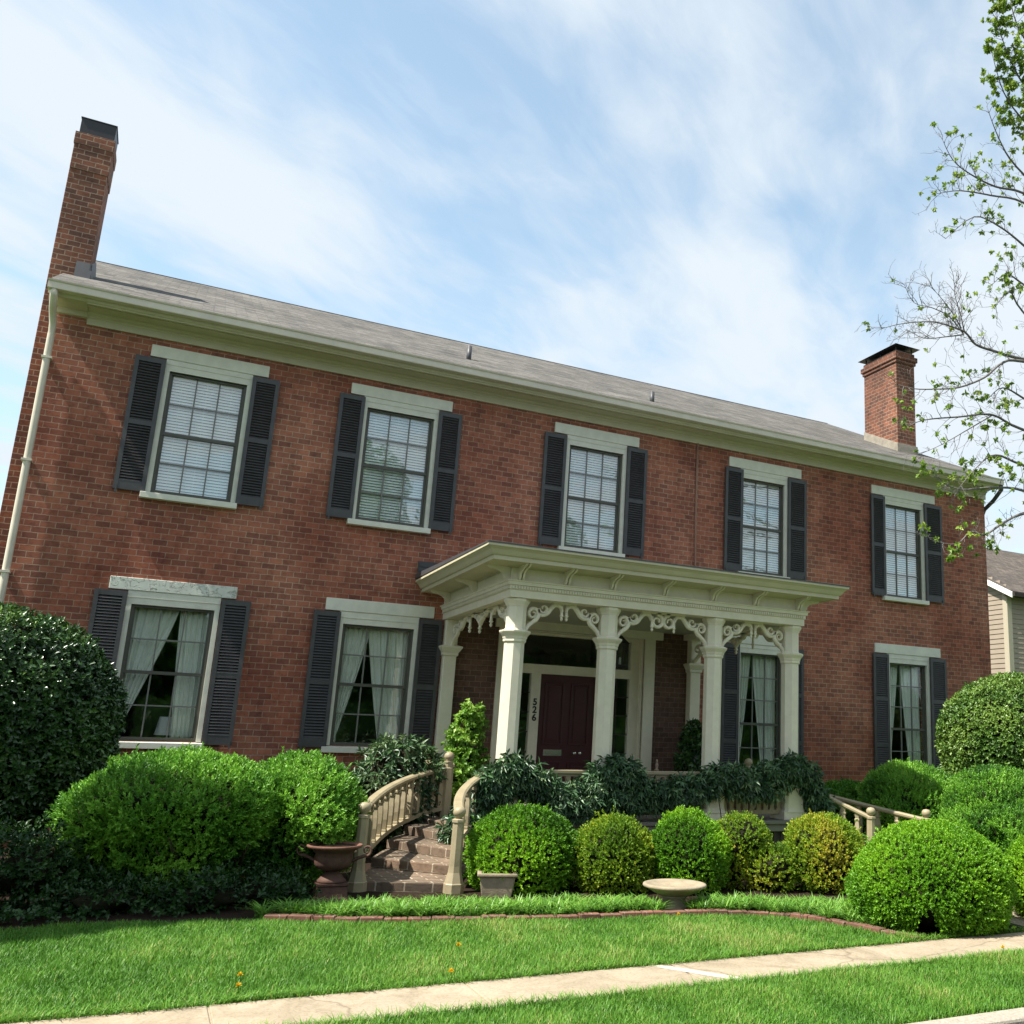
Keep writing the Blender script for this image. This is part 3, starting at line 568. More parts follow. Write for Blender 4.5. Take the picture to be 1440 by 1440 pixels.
def window(x0, x1, z, lx, kind, rows, mid, sill=True, glass='glass', shx=None, shz=None):
    z0, z1, l0, l1 = z
    w = root_part('window', ((x0+x1)/2, 0, z0), house)
    mb = MB(); mb.box((lx[0], -.035, l0+.002), (lx[1], .02, l1)); mb.build('lintel', M['lintel_peel' if kind == 'curtain' and x0 < -8 else 'lintel'], w, bevel=.006)
    if sill:
        mb = MB(); mb.loft([[(x, -.10, z0-.10), (x, .1, z0-.10), (x, .1, z0), (x, -.10, z0-.018)] for x in (x0-.105, x1+.075)]); mb.build('sill', M['lintel'], w, bevel=.005)
    # casing: header board and jambs
    mb = MB(); mb.box((x0-.05, -.022, z1+.0), (x1+.05, .06, l0)); mb.box((x0-.05, -.022, z0), (x0+.012, .1, z1)); mb.box((x1-.012, -.022, z0), (x1+.05, .1, z1))
    mb.box((x0-.05, -.03, z1+.09), (x1+.05, -.022, z1+.1))
    mb.build('casing', M['lintel'], w)
    # storm frame and sashes
    a, b = x0+.012, x1-.012; yf = .03
    mb = MB(); fw_ = .032
    mb.box((a, yf, z0), (a+fw_, yf+.05, z1)); mb.box((b-fw_, yf, z0), (b, yf+.05, z1)); mb.box((a+fw_, yf, z1-fw_), (b-fw_, yf+.05, z1)); mb.box((a+fw_, yf, z0), (b-fw_, yf+.05, z0+fw_*1.5))
    zm = z0+(z1-z0)*mid
    mb.box((a+fw_, yf+.015, zm-.022), (b-fw_, yf+.06, zm+.022))
    sa = a+fw_; sb = b-fw_; s_ = .026
    mb.box((sa, yf+.03, z0+fw_*1.5), (sa+s_, yf+.07, z1-fw_)); mb.box((sb-s_, yf+.03, z0+fw_*1.5), (sb, yf+.07, z1-fw_))
    mb.build('sash', M['sash'], w)
    mb = MB(); mw = .0095
    za, zc_ = z0+fw_*1.5, z1-fw_
    for k in (1, 2):
        x = sa+s_+(sb-sa-2*s_)*k/3; mb.box((x-mw, yf+.034, za), (x+mw, yf+.066, zm-.022)); mb.box((x-mw+.006, yf+.044, zm+.022), (x+mw+.006, yf+.074, zc_))
    ru, rl_ = rows
    for k in range(1, rl_): zz = za+(zm-.022-za)*k/rl_; mb.box((sa+s_, yf+.036, zz-mw), (sb-s_, yf+.064, zz+mw))
    for k in range(1, ru): zz = zm+.022+(zc_-zm-.022)*k/ru; mb.box((sa+s_, yf+.046, zz-mw), (sb-s_, yf+.072, zz+mw))
    mb.build('muntin', M['muntin'], w)
    mb = MB(); mb.box((sa+.005, yf+.05, za), (sb-.005, yf+.053, zc_)); mb.build('pane', M[glass], w)
    if kind == 'blind':
        mb = MB(); n = int((zc_-za)/.044)
        for k in range(n):
            zz = za+(k+.5)*(zc_-za)/n; t = R(58)
            mb.obox(((sa+sb)/2, yf+.10, zz), (1, 0, 0), (0, math.cos(t), math.sin(t)), (0, -math.sin(t), math.cos(t)), (sb-sa)/2-.01, .022, .0014)
        for x in (sa+.15, (sa+sb)/2, sb-.15): mb.box((x-.002, yf+.135, za), (x+.002, yf+.137, zc_))
        mb.box((sa, yf+.1, zc_-.02), (sb, yf+.145, zc_+.02)); mb.build('blind', M['blind'], w)
    if shx:
        for (s0, s1), tl in zip(shx, (-1, 1)):
            mb = shutter(s0, s1, shz[0], shz[1], shz[2], tl); s = mb.build('shutter', M['shutter'], w)
    return w
def root_part(name, loc, parent):
    o = bpy.data.objects.new(name, None); COL.objects.link(o); o.parent = parent; o.empty_display_size = .2
    o.location = Vector(loc)-parent.matrix_world.translation; o.matrix_world = Matrix.Translation(loc)
    return o
for i in range(5):
    (x0, x1), z = UP[i], UZ[i]
    sh = [((-8.95, -8.56), (-7.41, -7.035)), ((-6.16, -5.78), (-4.61, -4.235)), ((-2.79, -2.385), (-1.22, -.83)), ((.825, 1.215), (2.25, 2.68)), ((4.3, 4.66), (5.735, 6.21))][i]
    zl, zh = z[0]-.02, z[2]-.03
    window(x0, x1, z, UPL[i], 'blind', (2, 2), .49, True, 'glass', sh, (zl, zh, [zl+(zh-zl)*.5]))
for i in range(4):
    (x0, x1), z = LO[i], LZ[i]
    sh = [((-8.95, -8.56), (-7.4, -7.02)), ((-6.16, -5.78), (-4.62, -4.255)), ((.835, 1.2), (2.23, 2.62)), ((4.3, 4.69), (5.785, 6.21))][i]
    zl, zh = z[0]-.03, z[2]-.02
    window(x0, x1, z, LOL[i], 'curtain', (2, 2) if i < 2 else (3, 3), .5, True, 'glass2', sh, (zl, zh, [zl+(zh-zl)*.47] if i < 2 else [zl+(zh-zl)*.36, zl+(zh-zl)*.68]))

# ---- door with sidelights and transom
a, b, c, d = DOOR
mb = MB()
mb.box((a-.24, -.05, d), (b+.34, .03, d+.21)); mb.box((a-.17, -.035, c), (a+.0, .02, d)); mb.box((b, -.035, c), (b+.2, .02, d)); mb.box((a-.001, .0205, c), (a+.02, .149, d)); mb.box((b-.02, .0205, c), (b+.001, .149, d)); mb.box((a+.02, .0205, d-.02), (b-.02, .149, d+.001))
mb.box((a-.28, -.075, d+.21), (b+.38, .03, d+.24))
mb.build('door_casing', M['trim'], house, bevel=.005)
mb = MB(); yd = .2
def fr(x0, x1, z0, z1): mb.box((x0, yd-.05, z0), (x1, yd+.06, z1))
fr(a, a+.18, c, d); fr(b-.18, b, c, d); fr(a+.18, b-.18, 3.19, d); fr(a+.18, b-.18, 2.56, 2.71)
for x in (-2.66, -1.5): fr(x, x+.16, c, 2.56)
fr(a+.18, -2.66, c, 1.0); fr(-1.34, b-.18, c, 1.0)
dframe = mb.build('door_frame', M['trim'], house)
for x0, x1, z0, z1, nm in ((a+.18, -2.66, 1.0, 2.56, 'sidelight'), (-1.34, b-.18, 1.0, 2.56, 'sidelight'), (a+.18, b-.18, 2.71, 3.19, 'transom_pane')):
    MB().box((x0, yd, z0), (x1, yd+.006, z1)).build(nm, M['glass2'], dframe)
mb = MB()
for k in range(1, 5):
    pass
for x0, x1 in ((a+.18, -2.66), (-1.34, b-.18)):
    mb = MB(); xm = (x0+x1)/2; mb.box((xm-.008, yd-.01, 1.0), (xm+.008, yd-.001, 2.56))
    for k in range(1, 5): mb.box((x0, yd-.009, 1+k*.312-.008), (x1, yd-.002, 1+k*.312+.008))
    mb.build('muntin', M['dark_wood'], dframe)
dr = MB(); x0, x1 = -2.5, -1.5
dr.box((x0, yd+.005, c+.01), (x1, yd+.055, 2.56))
for px0, px1 in ((x0+.1, -2.06), (-1.94, x1-.1)):
    for z0, z1 in ((.7, 1.16), (1.42, 2.44)):
        for q in ((px0, px1, z0, z0+.03), (px0, px1, z1-.03, z1), (px0, px0+.03, z0+.03, z1-.03), (px1-.03, px1, z0+.03, z1-.03)): dr.box((q[0], yd-.012, q[2]), (q[1], yd+.004, q[3]))
        dr.box((px0+.07, yd-.007, z0+.07), (px1-.07, yd+.004, z1-.07))
door = dr.build('door', M['door'], house, bevel=.004)
mb = MB(); mb.box((-2.37, yd-.012, 1.25), (-2.05, yd+.004, 1.35)); mb.box((-2.33, yd-.024, 1.275), (-2.09, yd-.012, 1.325)); mb.build('mail_slot', M['brass'], door, bevel=.004)
for nm, xx, rr in (('door_knob', -1.84, ((1.2, 0), (.5, .01), (.5, .04), (1.2, .05), (1.3, .07), (.8, .085))), ('door_lock', -1.72, ((1.2, 0), (1.2, .008), (.8, .014)))):
    mb = MB(); mb.loft([[(xx+.022*math.cos(t)*r_, yd+.004-dy, 1.3+.022*math.sin(t)*r_) for t in np.linspace(0, 6.283, 14, endpoint=False)] for r_, dy in rr], smooth=True)
    mb.build(nm, M['brass'], door)
def digits(txt, x, y, z, size, pitch):
    for i, ch in enumerate(txt):
        cu = bpy.data.curves.new('house_number', 'FONT'); cu.body = ch; cu.size = size; cu.extrude = .004; cu.offset = .004; cu.align_x = 'CENTER'
        to = bpy.data.objects.new('tmp', cu); COL.objects.link(to)
        bpy.context.view_layer.update()
        me = bpy.data.meshes.new_from_object(to.evaluated_get(bpy.context.evaluated_depsgraph_get())); bpy.data.objects.remove(to)
        ob = bpy.data.objects.new('house_number', me); COL.objects.link(ob); me.materials.clear(); me.materials.append(M['cap'])
        ob.parent = dframe; ob.rotation_euler = (R(90), 0, 0); ob.location = Vector((x, y, z-i*pitch))-house.location
digits('526', -2.58, yd-.056, 2.05, .15, .125)

# ================================================================== PORCH
EX0, EX1, EY = -4.25, .33, -3.28        # entablature outline
FL = .52
porch = root('porch', (-1.95, -1.6, 0), 'cream painted front porch with chamfered columns, scrollwork and bracketed cornice round the red door', 'porch')
def sweep3(prof, name, m, parent, z_in=None, closed_in=True):
    """profile (offset, z) swept round the three open sides with mitred corners"""
    rings = []
    for (x, y, sx, sy) in ((EX0, -.004, -1, 0), (EX0, EY, -1, -1), (EX1, EY, 1, -1), (EX1, -.004, 1, 0)):
        rings.append([(x+sx*o, y+sy*o, z) for o, z in prof])
    mb = MB(); mb.loft(rings); return mb.build(name, m, parent)
B0 = 3.285
sweep3([(-.27, B0), (0, B0), (0, B0+.095), (.015, B0+.1), (.015, B0+.15), (.035, B0+.155), (.035, B0+.16), (.04, B0+.195), (.055, B0+.2), (.06, B0+.215), (0, B0+.222), (0, B0+.37), (-.27, B0+.37)], 'entablature', M['trim'], porch)
sweep3([(-.1, B0+.372), (.015, B0+.372), (.02, B0+.385), (.33, B0+.40), (.33, B0+.395), (.365, B0+.395), (.365, B0+.445), (.375, B0+.452), (.385, B0+.452), (.40, B0+.47), (.425, B0+.51), (.46, B0+.54), (.475, B0+.545), (.475, B0+.575), (-.1, B0+.575)], 'cornice', M['cornice'], porch)
mb = MB(); z = B0+.5755
mb.add([(EX0-.482, EY-.482, z), (EX1+.482, EY-.482, z), (EX1+.482, 0, z+.02), (EX0-.482, 0, z+.02), (EX0-.482, EY-.482, z+.018), (EX1+.482, EY-.482, z+.018), (EX1+.482, 0, z+.1), (EX0-.482, 0, z+.1)], [(3, 2, 1, 0), (4, 5, 6, 7), (0, 1, 5, 4), (1, 2, 6, 5), (2, 3, 7, 6), (3, 0, 4, 7)])
mb.build('porch_roof', M['lead'], porch)
mb = MB(); k = 0
x = EX0+.02
while x < EX1-.02: mb.box((x, EY-.033, B0+.107), (x+.02, EY-.0155, B0+.147)); x += .037
y = EY+.02
mb.box((EX0, EY-.017, B0+.108), (EX1, EY-.0152, B0+.146)); mb.build('dentils', M['trim'], porch)
for sx, ex in ((-1, EX0), (1, EX1)):
    mb = MB(); y = EY+.02
    while y < -.1: mb.box((ex+sx*.033, y, B0+.107), (ex+sx*.0155, y+.02, B0+.147)); y += .037
    mb.box((ex+sx*.0152, EY+.02, B0+.108), (ex+sx*.017, -.1, B0+.146)); mb.build('dentils', M['trim'], porch)
MB().box((EX0+.2, EY+.2, B0+.1), (EX1-.2, -.004, B0+.13)).build('ceiling', M['ceiling'], porch)
# floor and skirt
mb = MB(); mb.box((EX0-.1, EY-.07, FL-.05), (EX1+.1, -.005, FL)); mb.box((EX0-.05, EY-.03, FL-.15), (EX1+.05, -.005, FL-.052)); mb.build('floor', M['porch_floor'], porch, bevel=.006)
mb = MB(); mb.box((EX0, EY+.04, -.1), (EX1, EY+.06, FL-.15))
xx = EX0
while xx < EX1: mb.box((xx, EY+.02, 0), (xx+.05, EY+.04, FL-.152)); xx += .12
mb.build('skirt', M['dark_wood'], porch)
# columns
def oct_(cx, cy, w, z, ch=.30):
    h = w/2; c = w*ch
    return [(cx-h+c, cy-h, z), (cx+h-c, cy-h, z), (cx+h, cy-h+c, z), (cx+h, cy+h-c, z), (cx+h-c, cy+h, z), (cx-h+c, cy+h, z), (cx-h, cy+h-c, z), (cx-h, cy-h+c, z)]
CY = -3.1; CX = [-4.09, -2.79, -1.13, .2]
def column(cx, cy, w=.24):
    c = root_part('column', (cx, cy, FL), porch)
    MB().loft([oct_(cx, cy, w, z_) for z_ in (1.02, B0-.0)]).build('shaft', M['trim'], c)
    mb = MB(); mb.box((cx-.2, cy-.17, FL), (cx+.2, cy+.2, FL+.1))
    mb.loft([oct_(cx, cy, ww, z_, .12) for ww, z_ in ((.37, FL+.1), (.33, FL+.15), (.325, .97), (.36, .98), (.36, 1.02), (.29, 1.06))]); mb.build('pedestal', M['trim'], c)
    mb = MB()
    mb.loft([oct_(cx, cy, ww, z_) for ww, z_ in ((.255, 2.72), (.275, 2.735), (.275, 2.765), (.285, 2.77), (.3, 2.80), (.36, 2.84), (.375, 2.855), (.375, 2.872), (.27, 2.882), (.25, 2.9))]); mb.build('collar', M['trim'], c)
    mb = MB(); mb.loft([oct_(cx, cy, ww, z_) for ww, z_ in ((.255, B0-.1), (.265, B0-.08), (.3, B0-.05), (.315, B0-.035), (.315, B0-.003))]); mb.build('capital', M['trim'], c)
for cx in CX: column(cx, CY)
def pilaster(cx):
    p = root_part('pilaster', (cx, -.1, FL), porch); w = .2
    mb = MB(); mb.box((cx-w/2, -.16, FL), (cx+w/2, -.004, B0))
    mb.box((cx-w/2-.04, -.2, FL), (cx+w/2+.04, -.165, FL+.1)); mb.build('shaft', M['trim'], p, bevel=.012)
    mb = MB()
    def rect(o, z): return [(cx-w/2-o, -.16-o, z), (cx+w/2+o, -.16-o, z), (cx+w/2+o, -.003, z), (cx-w/2-o, -.003, z)]
    mb.loft([rect(o_, z_) for o_, z_ in ((.004, 2.72), (.02, 2.735), (.02, 2.77), (.07, 2.85), (.07, 2.872), (.004, 2.89))]); mb.build('collar', M['trim'], p)
pilaster(-4.12); pilaster(.24)

# scroll fretwork: strips of varying width cut from thick board
def strip(pts, wid, th, T_, mb):
    """pts list of (u,z); T_(u,z,d)->xyz ; rounded-face strip"""
    pts = [Vector((p[0], p[1])) for p in pts]; rings = []
    n = len(pts)
    for i, p in enumerate(pts):
        d = pts[min(i+1, n-1)]-pts[max(i-1, 0)]
        d = d.normalized() if d.length > 1e-6 else Vector((1, 0)); nn = Vector((-d.y, d.x)); w = wid[i]/2 if hasattr(wid, '__len__') else wid/2
        a, b = p+nn*w, p-nn*w; a2, b2 = p+nn*w*.45, p-nn*w*.45
        rings.append([T_(a.x, a.y, th*.5), T_(a.x, a.y, -th*.2), T_(a2.x, a2.y, -th*.5), T_(b2.x, b2.y, -th*.5), T_(b.x, b.y, -th*.2), T_(b.x, b.y, th*.5)])
    mb.loft(rings)
def arc(cx, cz, r0, r1, a0, a1, n=22): return [(cx+(r0+(r1-r0)*k/n)*math.cos(R(a0+(a1-a0)*k/n)), cz+(r0+(r1-r0)*k/n)*math.sin(R(a0+(a1-a0)*k/n))) for k in range(n+1)]
def catm(P, n=8):
    P = [P[0]]+P+[P[-1]]; out = []
    for i in range(1, len(P)-2):
        for k in range(n):
            t = k/n; a, b, c, d = P[i-1], P[i], P[i+1], P[i+2]
            out.append(tuple(.5*((2*b[j])+(-a[j]+c[j])*t+(2*a[j]-5*b[j]+4*c[j]-d[j])*t*t+(-a[j]+3*b[j]-3*c[j]+d[j])*t**3) for j in (0, 1)))
    return out+[P[-2]]
def half_bracket(mb, T_, sx):
    """from the column face (u=0) to the middle (u=.55); z=0 at the collar, .40 under the beam; sx stretches u"""
    W_ = lambda pts, a, b, c=None: [a+(b-a)*k/(len(pts)-1) for k in range(len(pts))]
    def P(L_): return [(u*sx, z) for u, z in L_]
    s1 = catm([(.0, .01), (.03, .07), (.09, .125), (.145, .17), (.172, .225), (.155, .28)])+arc(.092, .238, .076, .018, 32, 480, 32)[1:]
    strip(P(s1), [.05 if k < 18 else .056 if k < 40 else max(.018, .056-(k-40)*.0016) for k in range(len(s1))], .05, T_, mb)
    s2 = arc(.228, .327, .018, .066, 300-90, -130-90, 28)
    s2 = arc(.243, .318, .016, .076, 560, 190, 30)+catm([(.163, .305), (.185, .258), (.235, .236), (.30, .262), (.345, .32), (.40, .375), (.46, .382), (.505, .35), (.52, .30)])[1:]
    strip(P(s2), [min(.056, .018+k*.0013) if k < 30 else .058 if k < 80 else max(.03, .058-(k-80)*.002) for k in range(len(s2))], .05, T_, mb)
def pendant(mb, T_, u, zt, s=1.0):
    o = Vector(T_(u, zt, 0))
    mb.lathe(tuple(o), [(.0, -.125*s), (.012*s, -.118*s), (.022*s, -.095*s), (.012*s, -.078*s), (.02*s, -.066*s), (.032*s, -.055*s), (.02*s, -.045*s), (.018*s, 0), (.018*s, .09*s)], 12)
def fret(T0, ln, kind):
    """T0(u,z,d) along the bay of clear length ln"""
    f = root_part('fretwork', T0(ln/2, .40, 0), porch); mb = MB(); h = .55
    pend = []
    if kind == 'narrow':
        sx = (ln/2)/h; half_bracket(mb, T0, sx); half_bracket(mb, lambda u, z, d: T0(ln-u, z, d), sx); pend = [(ln/2-.035, .30), (ln/2+.035, .30)]
        mb2 = [(ln/2-.16, ln/2+.16)]
    elif kind == 'wide':
        half_bracket(mb, T0, 1); half_bracket(mb, lambda u, z, d: T0(ln-u, z, d), 1)
        c = ln/2; g = (ln-1.04)/2
        for s_ in (1, -1):
            a = arc(c+s_*g*.52, .29, .10, .03, 90 if s_ > 0 else 90, 90+s_*-0+(-470 if s_ < 0 else 470), 36); strip(a, [max(.02, .056-k*.001) for k in range(len(a))], .05, T0, mb)
        pend = [(.53, .27), (ln-.53, .27)]; mb2 = [(.36, .66), (ln-.66, ln-.36), (c-.1, c+.1)]
    else:
        q = ln/3
        sx = q/h*1.0
        half_bracket(mb, T0, sx*.92); half_bracket(mb, lambda u, z, d: T0(ln-u, z, d), sx*.92)
        half_bracket(mb, lambda u, z, d: T0(ln/2-u, .2+z*.5, d), .75); half_bracket(mb, lambda u, z, d: T0(ln/2+u, .2+z*.5, d), .75)
        pend = [(q*.95, .27), (ln-q*.95, .27), (ln/2, .22)]; mb2 = [(.6, 1.2), (ln-1.2, ln-.6), (ln/2-.3, ln/2+.3)]
    for u0, u1 in mb2:
        A, B_ = Vector(T0(u0, .392, -.025)), Vector(T0(u1, .415, .025)); mb.box(tuple(map(min, A, B_)), tuple(map(max, A, B_)))
    mb.build('scroll', M['trim'], f)
    for u, zt in pend:
        mb = MB(); pendant(mb, T0, u, zt, 1.0 if kind != 'side' else 1.1); mb.build('pendant', M['trim'], f)
zc0 = 2.875
for a, b, kd in ((0, 1, 'narrow'), (1, 2, 'wide'), (2, 3, 'narrow')):
    u0 = CX[a]+.135; fret(lambda u, z, d, u0=u0: (u0+u, CY+d, zc0+z), CX[b]-.12-u0, kd)
for xs_ in (-4.1, .2): fret(lambda u, z, d, xs_=xs_: (xs_+d, -.165-u, zc0+z), 2.79, 'side')

# cornice brackets (pairs of thin scroll plates)
def console(pos, axis):
    c = root_part('bracket', pos, porch); px, py, pz = pos
    prof = [(0, -.01), (.05, -.0), (.075, .03), (.085, .07), (.12, .10), (.19, .125), (.26, .135), (.30, .16), (.31, .185), (0, .172)]
    mb = MB()
    for s in (-1, 1):
        r_ = []
        for t in (s*.022-.013*1, s*.022+.013):
            r_.append([(px+t, py-o, pz+z) if axis == 'y' else (px+(-o if axis == '-x' else o), py+t, pz+z) for o, z in prof])
        mb.loft(r_)
    mb.build('plate', M['trim'], c)
    mb = MB()
    def Q(u, z, d): return (px+d, py-u, pz+z) if axis == 'y' else (px+(-u if axis == '-x' else u), py+d, pz+z)
    strip(arc(.07, .115, .035, .01, 0, 400, 20), .016, .05, Q, mb); mb.build('scroll', M['trim'], c)
for x in (-4.13, -3.5, -2.84, -2.05, -1.27, -.56, .2): console((x, EY-.003, B0+.224), 'y')
for y in (-3.2, -1.75, -.35):
    console((EX0-.003, y, B0+.224), '-x'); console((EX1+.003, y, B0+.224), 'x')

# porch railings
def rail_run(p0, p1, n, parent, name='railing'):
    rl = root_part(name, ((p0[0]+p1[0])/2, (p0[1]+p1[1])/2, FL), parent)
    p0, p1 = Vector((*p0, 0)), Vector((*p1, 0)); d = (p1-p0); ln = d.length; d.normalize(); s = Vector((-d.y, d.x, 0)); c = (p0+p1)/2
    mb = MB(); mb.obox(c+Vector((0, 0, 1.13)), d, s, (0, 0, 1), ln/2, .045, .025); mb.obox(c+Vector((0, 0, 1.09)), d, s, (0, 0, 1), ln/2, .025, .016); mb.build('handrail', M['rail'], rl, bevel=.01)
    mb = MB(); mb.obox(c+Vector((0, 0, .62)), d, s, (0, 0, 1), ln/2, .03, .03); mb.build('bottom_rail', M['rail'], rl, bevel=.006)
    for k in range(n):
        q = p0+d*(ln*(k+.5)/n); mb = MB()
        bal(mb, q, .65, 1.075, d, s); mb.build('baluster', M['rail'], rl)
def bal(mb, q, z0, z1, d, s):
    """flat vase shaped baluster sawn from board"""
    h = z1-z0; R_ = [(0, .04), (.04, .04), (.05, .028), (.3, .042), (.55, .036), (.78, .022), (.8, .034), (.84, .034), (.86, .022), (1, .034)]
    mb.loft([[tuple(q+d*a*w+s*b*min(w, .03)+Vector((0, 0, z0+h*t))) for a, b in ((-1, -1), (1, -1), (1, 1), (-1, 1))] for t, w in R_])
for a, b, n in ((0, 1, 8), (1, 2, 11), (2, 3, 9)): rail_run((CX[a]+.16, CY-.02), (CX[b]-.16, CY-.02), n, porch)
BP = [(-4.33, -1.62), (.44, -1.55)]
for bx, by in BP: rail_run((bx, by+.09), (bx, -.2), 8, porch)

# ================================================================== STEPS + RAILS
def bez(P, t): return tuple((1-t)**2*P[0][j]+2*t*(1-t)*P[1][j]+t*t*P[2][j] for j in (0, 1))
LL = [(-6.02, -4.5), (-5.2, -1.7), (-4.4, -1.62)]; LR = [(-5.14, -4.88), (-4.85, -3.55), (-4.27, -3.12)]
RL_ = [(1.07, -3.86), (.75, -3.35), (.36, -3.15)]; RR_ = [(1.97, -4.0), (1.3, -2.2), (.48, -1.55)]
def steps(name, A, B, n, label, m):
    mb = MB()
    A0 = [bez(A, k/n) for k in range(n+1)]; B0_ = [bez(B, k/n) for k in range(n+1)]
    for k in range(n):
        z1 = FL*(k+1)/(n+.0)-.01 if k < n-1 else FL-.055
        a0, b0 = Vector(A0[k]), Vector(B0_[k]); a1, b1 = Vector(bez(A, 1)), Vector(bez(B, 1))
        # riser row k : from this nosing to the porch
        qa = [Vector(bez(A, k/n+(1-k/n)*t)) for t in np.linspace(0, 1, 7)]; qb = [Vector(bez(B, k/n+(1-k/n)*t)) for t in np.linspace(0, 1, 7)]
        pg = [(p.x, p.y) for p in qb]+[(p.x, p.y) for p in reversed(qa)]
        ar = sum(pg[i][0]*pg[(i+1) % len(pg)][1]-pg[(i+1) % len(pg)][0]*pg[i][1] for i in range(len(pg)))
        if ar < 0: pg = pg[::-1]
        z0 = -.05 if k == 0 else FL*k/n-.01
        mb.prism(pg, z0+.001, z1)
    o = mb.build(name, m, bevel=.012); return tag(o, label, 'steps')
steps('brick_steps', LL, LR, 5, 'weathered brick steps curving up to the left side of the porch', M['step_brick'])
steps('brick_steps', RR_, RL_, 5, 'brick steps down from the right side of the porch, behind the big round bush', M['step_brick'])
def stair_rail(P, z0, z1, nb, label, low, ball_low=True, ball_hi=True, hi_z=1.29, group=None):
    base = (P[0][0], P[0][1], 0); rt_ = root('stair_railing', base, label, 'railing', group)
    # lower newel
    x, y = P[0]; mb = MB(); zt = low
    d0 = (Vector((*bez(P, .06), 0))-Vector((*P[0], 0))).normalized()
    mb.loft([oct_(x, y, w, z, .26) for w, z in ((.19, 0), (.19, .09), (.175, .10), (.125, .2), (.115, .26), (.105, zt-.09), (.125, zt-.085), (.125, zt-.06), (.09, zt-.05))])
    nw = mb.build('newel_post', M['rail'], rt_)
    mb = MB(); mb.lathe((x, y, zt), [(.001, -.06), (.035, -.052), (.03, -.04), (.055, -.02), (.066, .01), (.06, .04), (.04, .062), (.001, .07)], 18, cap=False); mb.build('finial', M['rail'], nw)
    if ball_hi:
        x, y = P[2]; mb = MB(); mb.loft([oct_(x, y, w, z, .26) for w, z in ((.13, FL-.2), (.13, hi_z-.19), (.105, hi_z-.18), (.105, hi_z-.12), (.125, hi_z-.115), (.125, hi_z-.1), (.06, hi_z-.09))])
        n2 = mb.build('newel_post', M['rail'], rt_)
        mb = MB(); mb.lathe((x, y, hi_z-.04), [(.001, -.07), (.04, -.06), (.035, -.05), (.066, -.02), (.07, .005), (.058, .04), (.03, .062), (.001, .067)], 18, cap=False); mb.build('finial', M['rail'], n2)
    def Z_(t): return z0+(z1-z0)*t
    TS = np.linspace(0.0, 1, 25)
    def sweep(prof):
        rings = []
        for t in TS:
            p = Vector((*bez(P, t), 0)); q = Vector((*bez(P, min(1, t+.01)), 0))-Vector((*bez(P, max(0, t-.01)), 0)); q.normalize(); s = Vector((-q.y, q.x, 0))
            rings.append([tuple(p+s*a+Vector((0, 0, Z_(t)+b))) for a, b in prof])
        mb = MB(); mb.loft(rings); return mb
    sweep([(-.03, -.05), (.03, -.05), (.052, -.03), (.055, -.005), (.035, .012), (-.035, .012), (-.055, -.005), (-.052, -.03)]).build('handrail', M['rail'], rt_)
    dz = .62
    def floorz(t): return FL*t
    rings = []
    for t in TS:
        if t < .06: continue
        p = Vector((*bez(P, t), 0)); q = Vector((*bez(P, min(1, t+.01)), 0))-Vector((*bez(P, max(0, t-.01)), 0)); q.normalize(); s = Vector((-q.y, q.x, 0))
        zb = Z_(t)-.05-.475
        rings.append([tuple(p+s*a+Vector((0, 0, zb+b))) for a, b in ((-.035, -.03), (.035, -.03), (.035, .02), (-.035, .02))])
    mb = MB(); mb.loft(rings); mb.build('bottom_rail', M['rail'], rt_)
    for k in range(nb):
        t = .08+(k+.5)/nb*.9; p = Vector((*bez(P, t), 0)); q = Vector((*bez(P, t+.01), 0))-Vector((*bez(P, t-.01), 0)); q.normalize(); s = Vector((-q.y, q.x, 0))
        mb = MB(); bal(mb, p, Z_(t)-.05-.455, Z_(t)-.045, q, s); mb.build('baluster', M['rail'], rt_)
    return rt_
stair_rail(LL, .815, 1.115, 12, 'tan curved railing on the left edge of the brick steps, next to the urn', .79)
stair_rail(LR, .80, 1.14, 6, 'short tan curved stair railing joining the front left porch column', .77, ball_hi=False)
stair_rail(RL_, .60, 1.05, 5, 'tan stair railing with a ball newel just right of the last yellowing boxwood', .66, ball_hi=False)
stair_rail(RR_, .57, 1.1, 10, 'tan stair railing whose ball newel shows above the big round bush', .64)

# ================================================================== CURTAINS, LAMP, LANTERN, ORNAMENTS
def curtain(x0, x1, z0, z1, side, top, low, label):
    """tied back lace panel: side -1 hangs from the left jamb"""
    nu, nv = 46, 30; y0 = .19; V = []; F = []; w = x1-x0
    ph = rng.uniform(0, 6)
    for j in range(nv+1):
        v = j/nv; inner = top+(low-top)*(min(1, v/.93))**1.15
        if v > .8: inner = inner
        for i in range(nu+1):
            u = i/nu; f = u*inner; x = x0+f*w if side < 0 else x1-f*w
            y = y0+.022*math.sin(u*30+ph+.8*math.sin(3*v))*(.6+.4*v)+.01*math.sin(u*67+ph*2)
            V.append((x, y, z1-(z1-z0)*v))
    for j in range(nv):
        for i in range(nu): a = j*(nu+1)+i; F.append((a, a+1, a+nu+2, a+nu+1))
    mb = MB(); mb.add(V, F, 0, True); o = mb.build('curtain', M['curtain'])
    sd = o.modifiers.new('thick', 'SOLIDIFY'); sd.thickness = .003
    return tag(o, label, 'curtain', 'white lace curtains in the ground floor windows')
wl = ['in the lower window behind the dark glossy bush', 'in the lower window beside the porch pilaster', 'in the lower window behind the right porch column', 'in the far right lower window']
par = [(.58, .06, .40, .30), (.42, .08, .62, .34), (.36, .05, .6, .30), (.36, .05, .58, .30)]
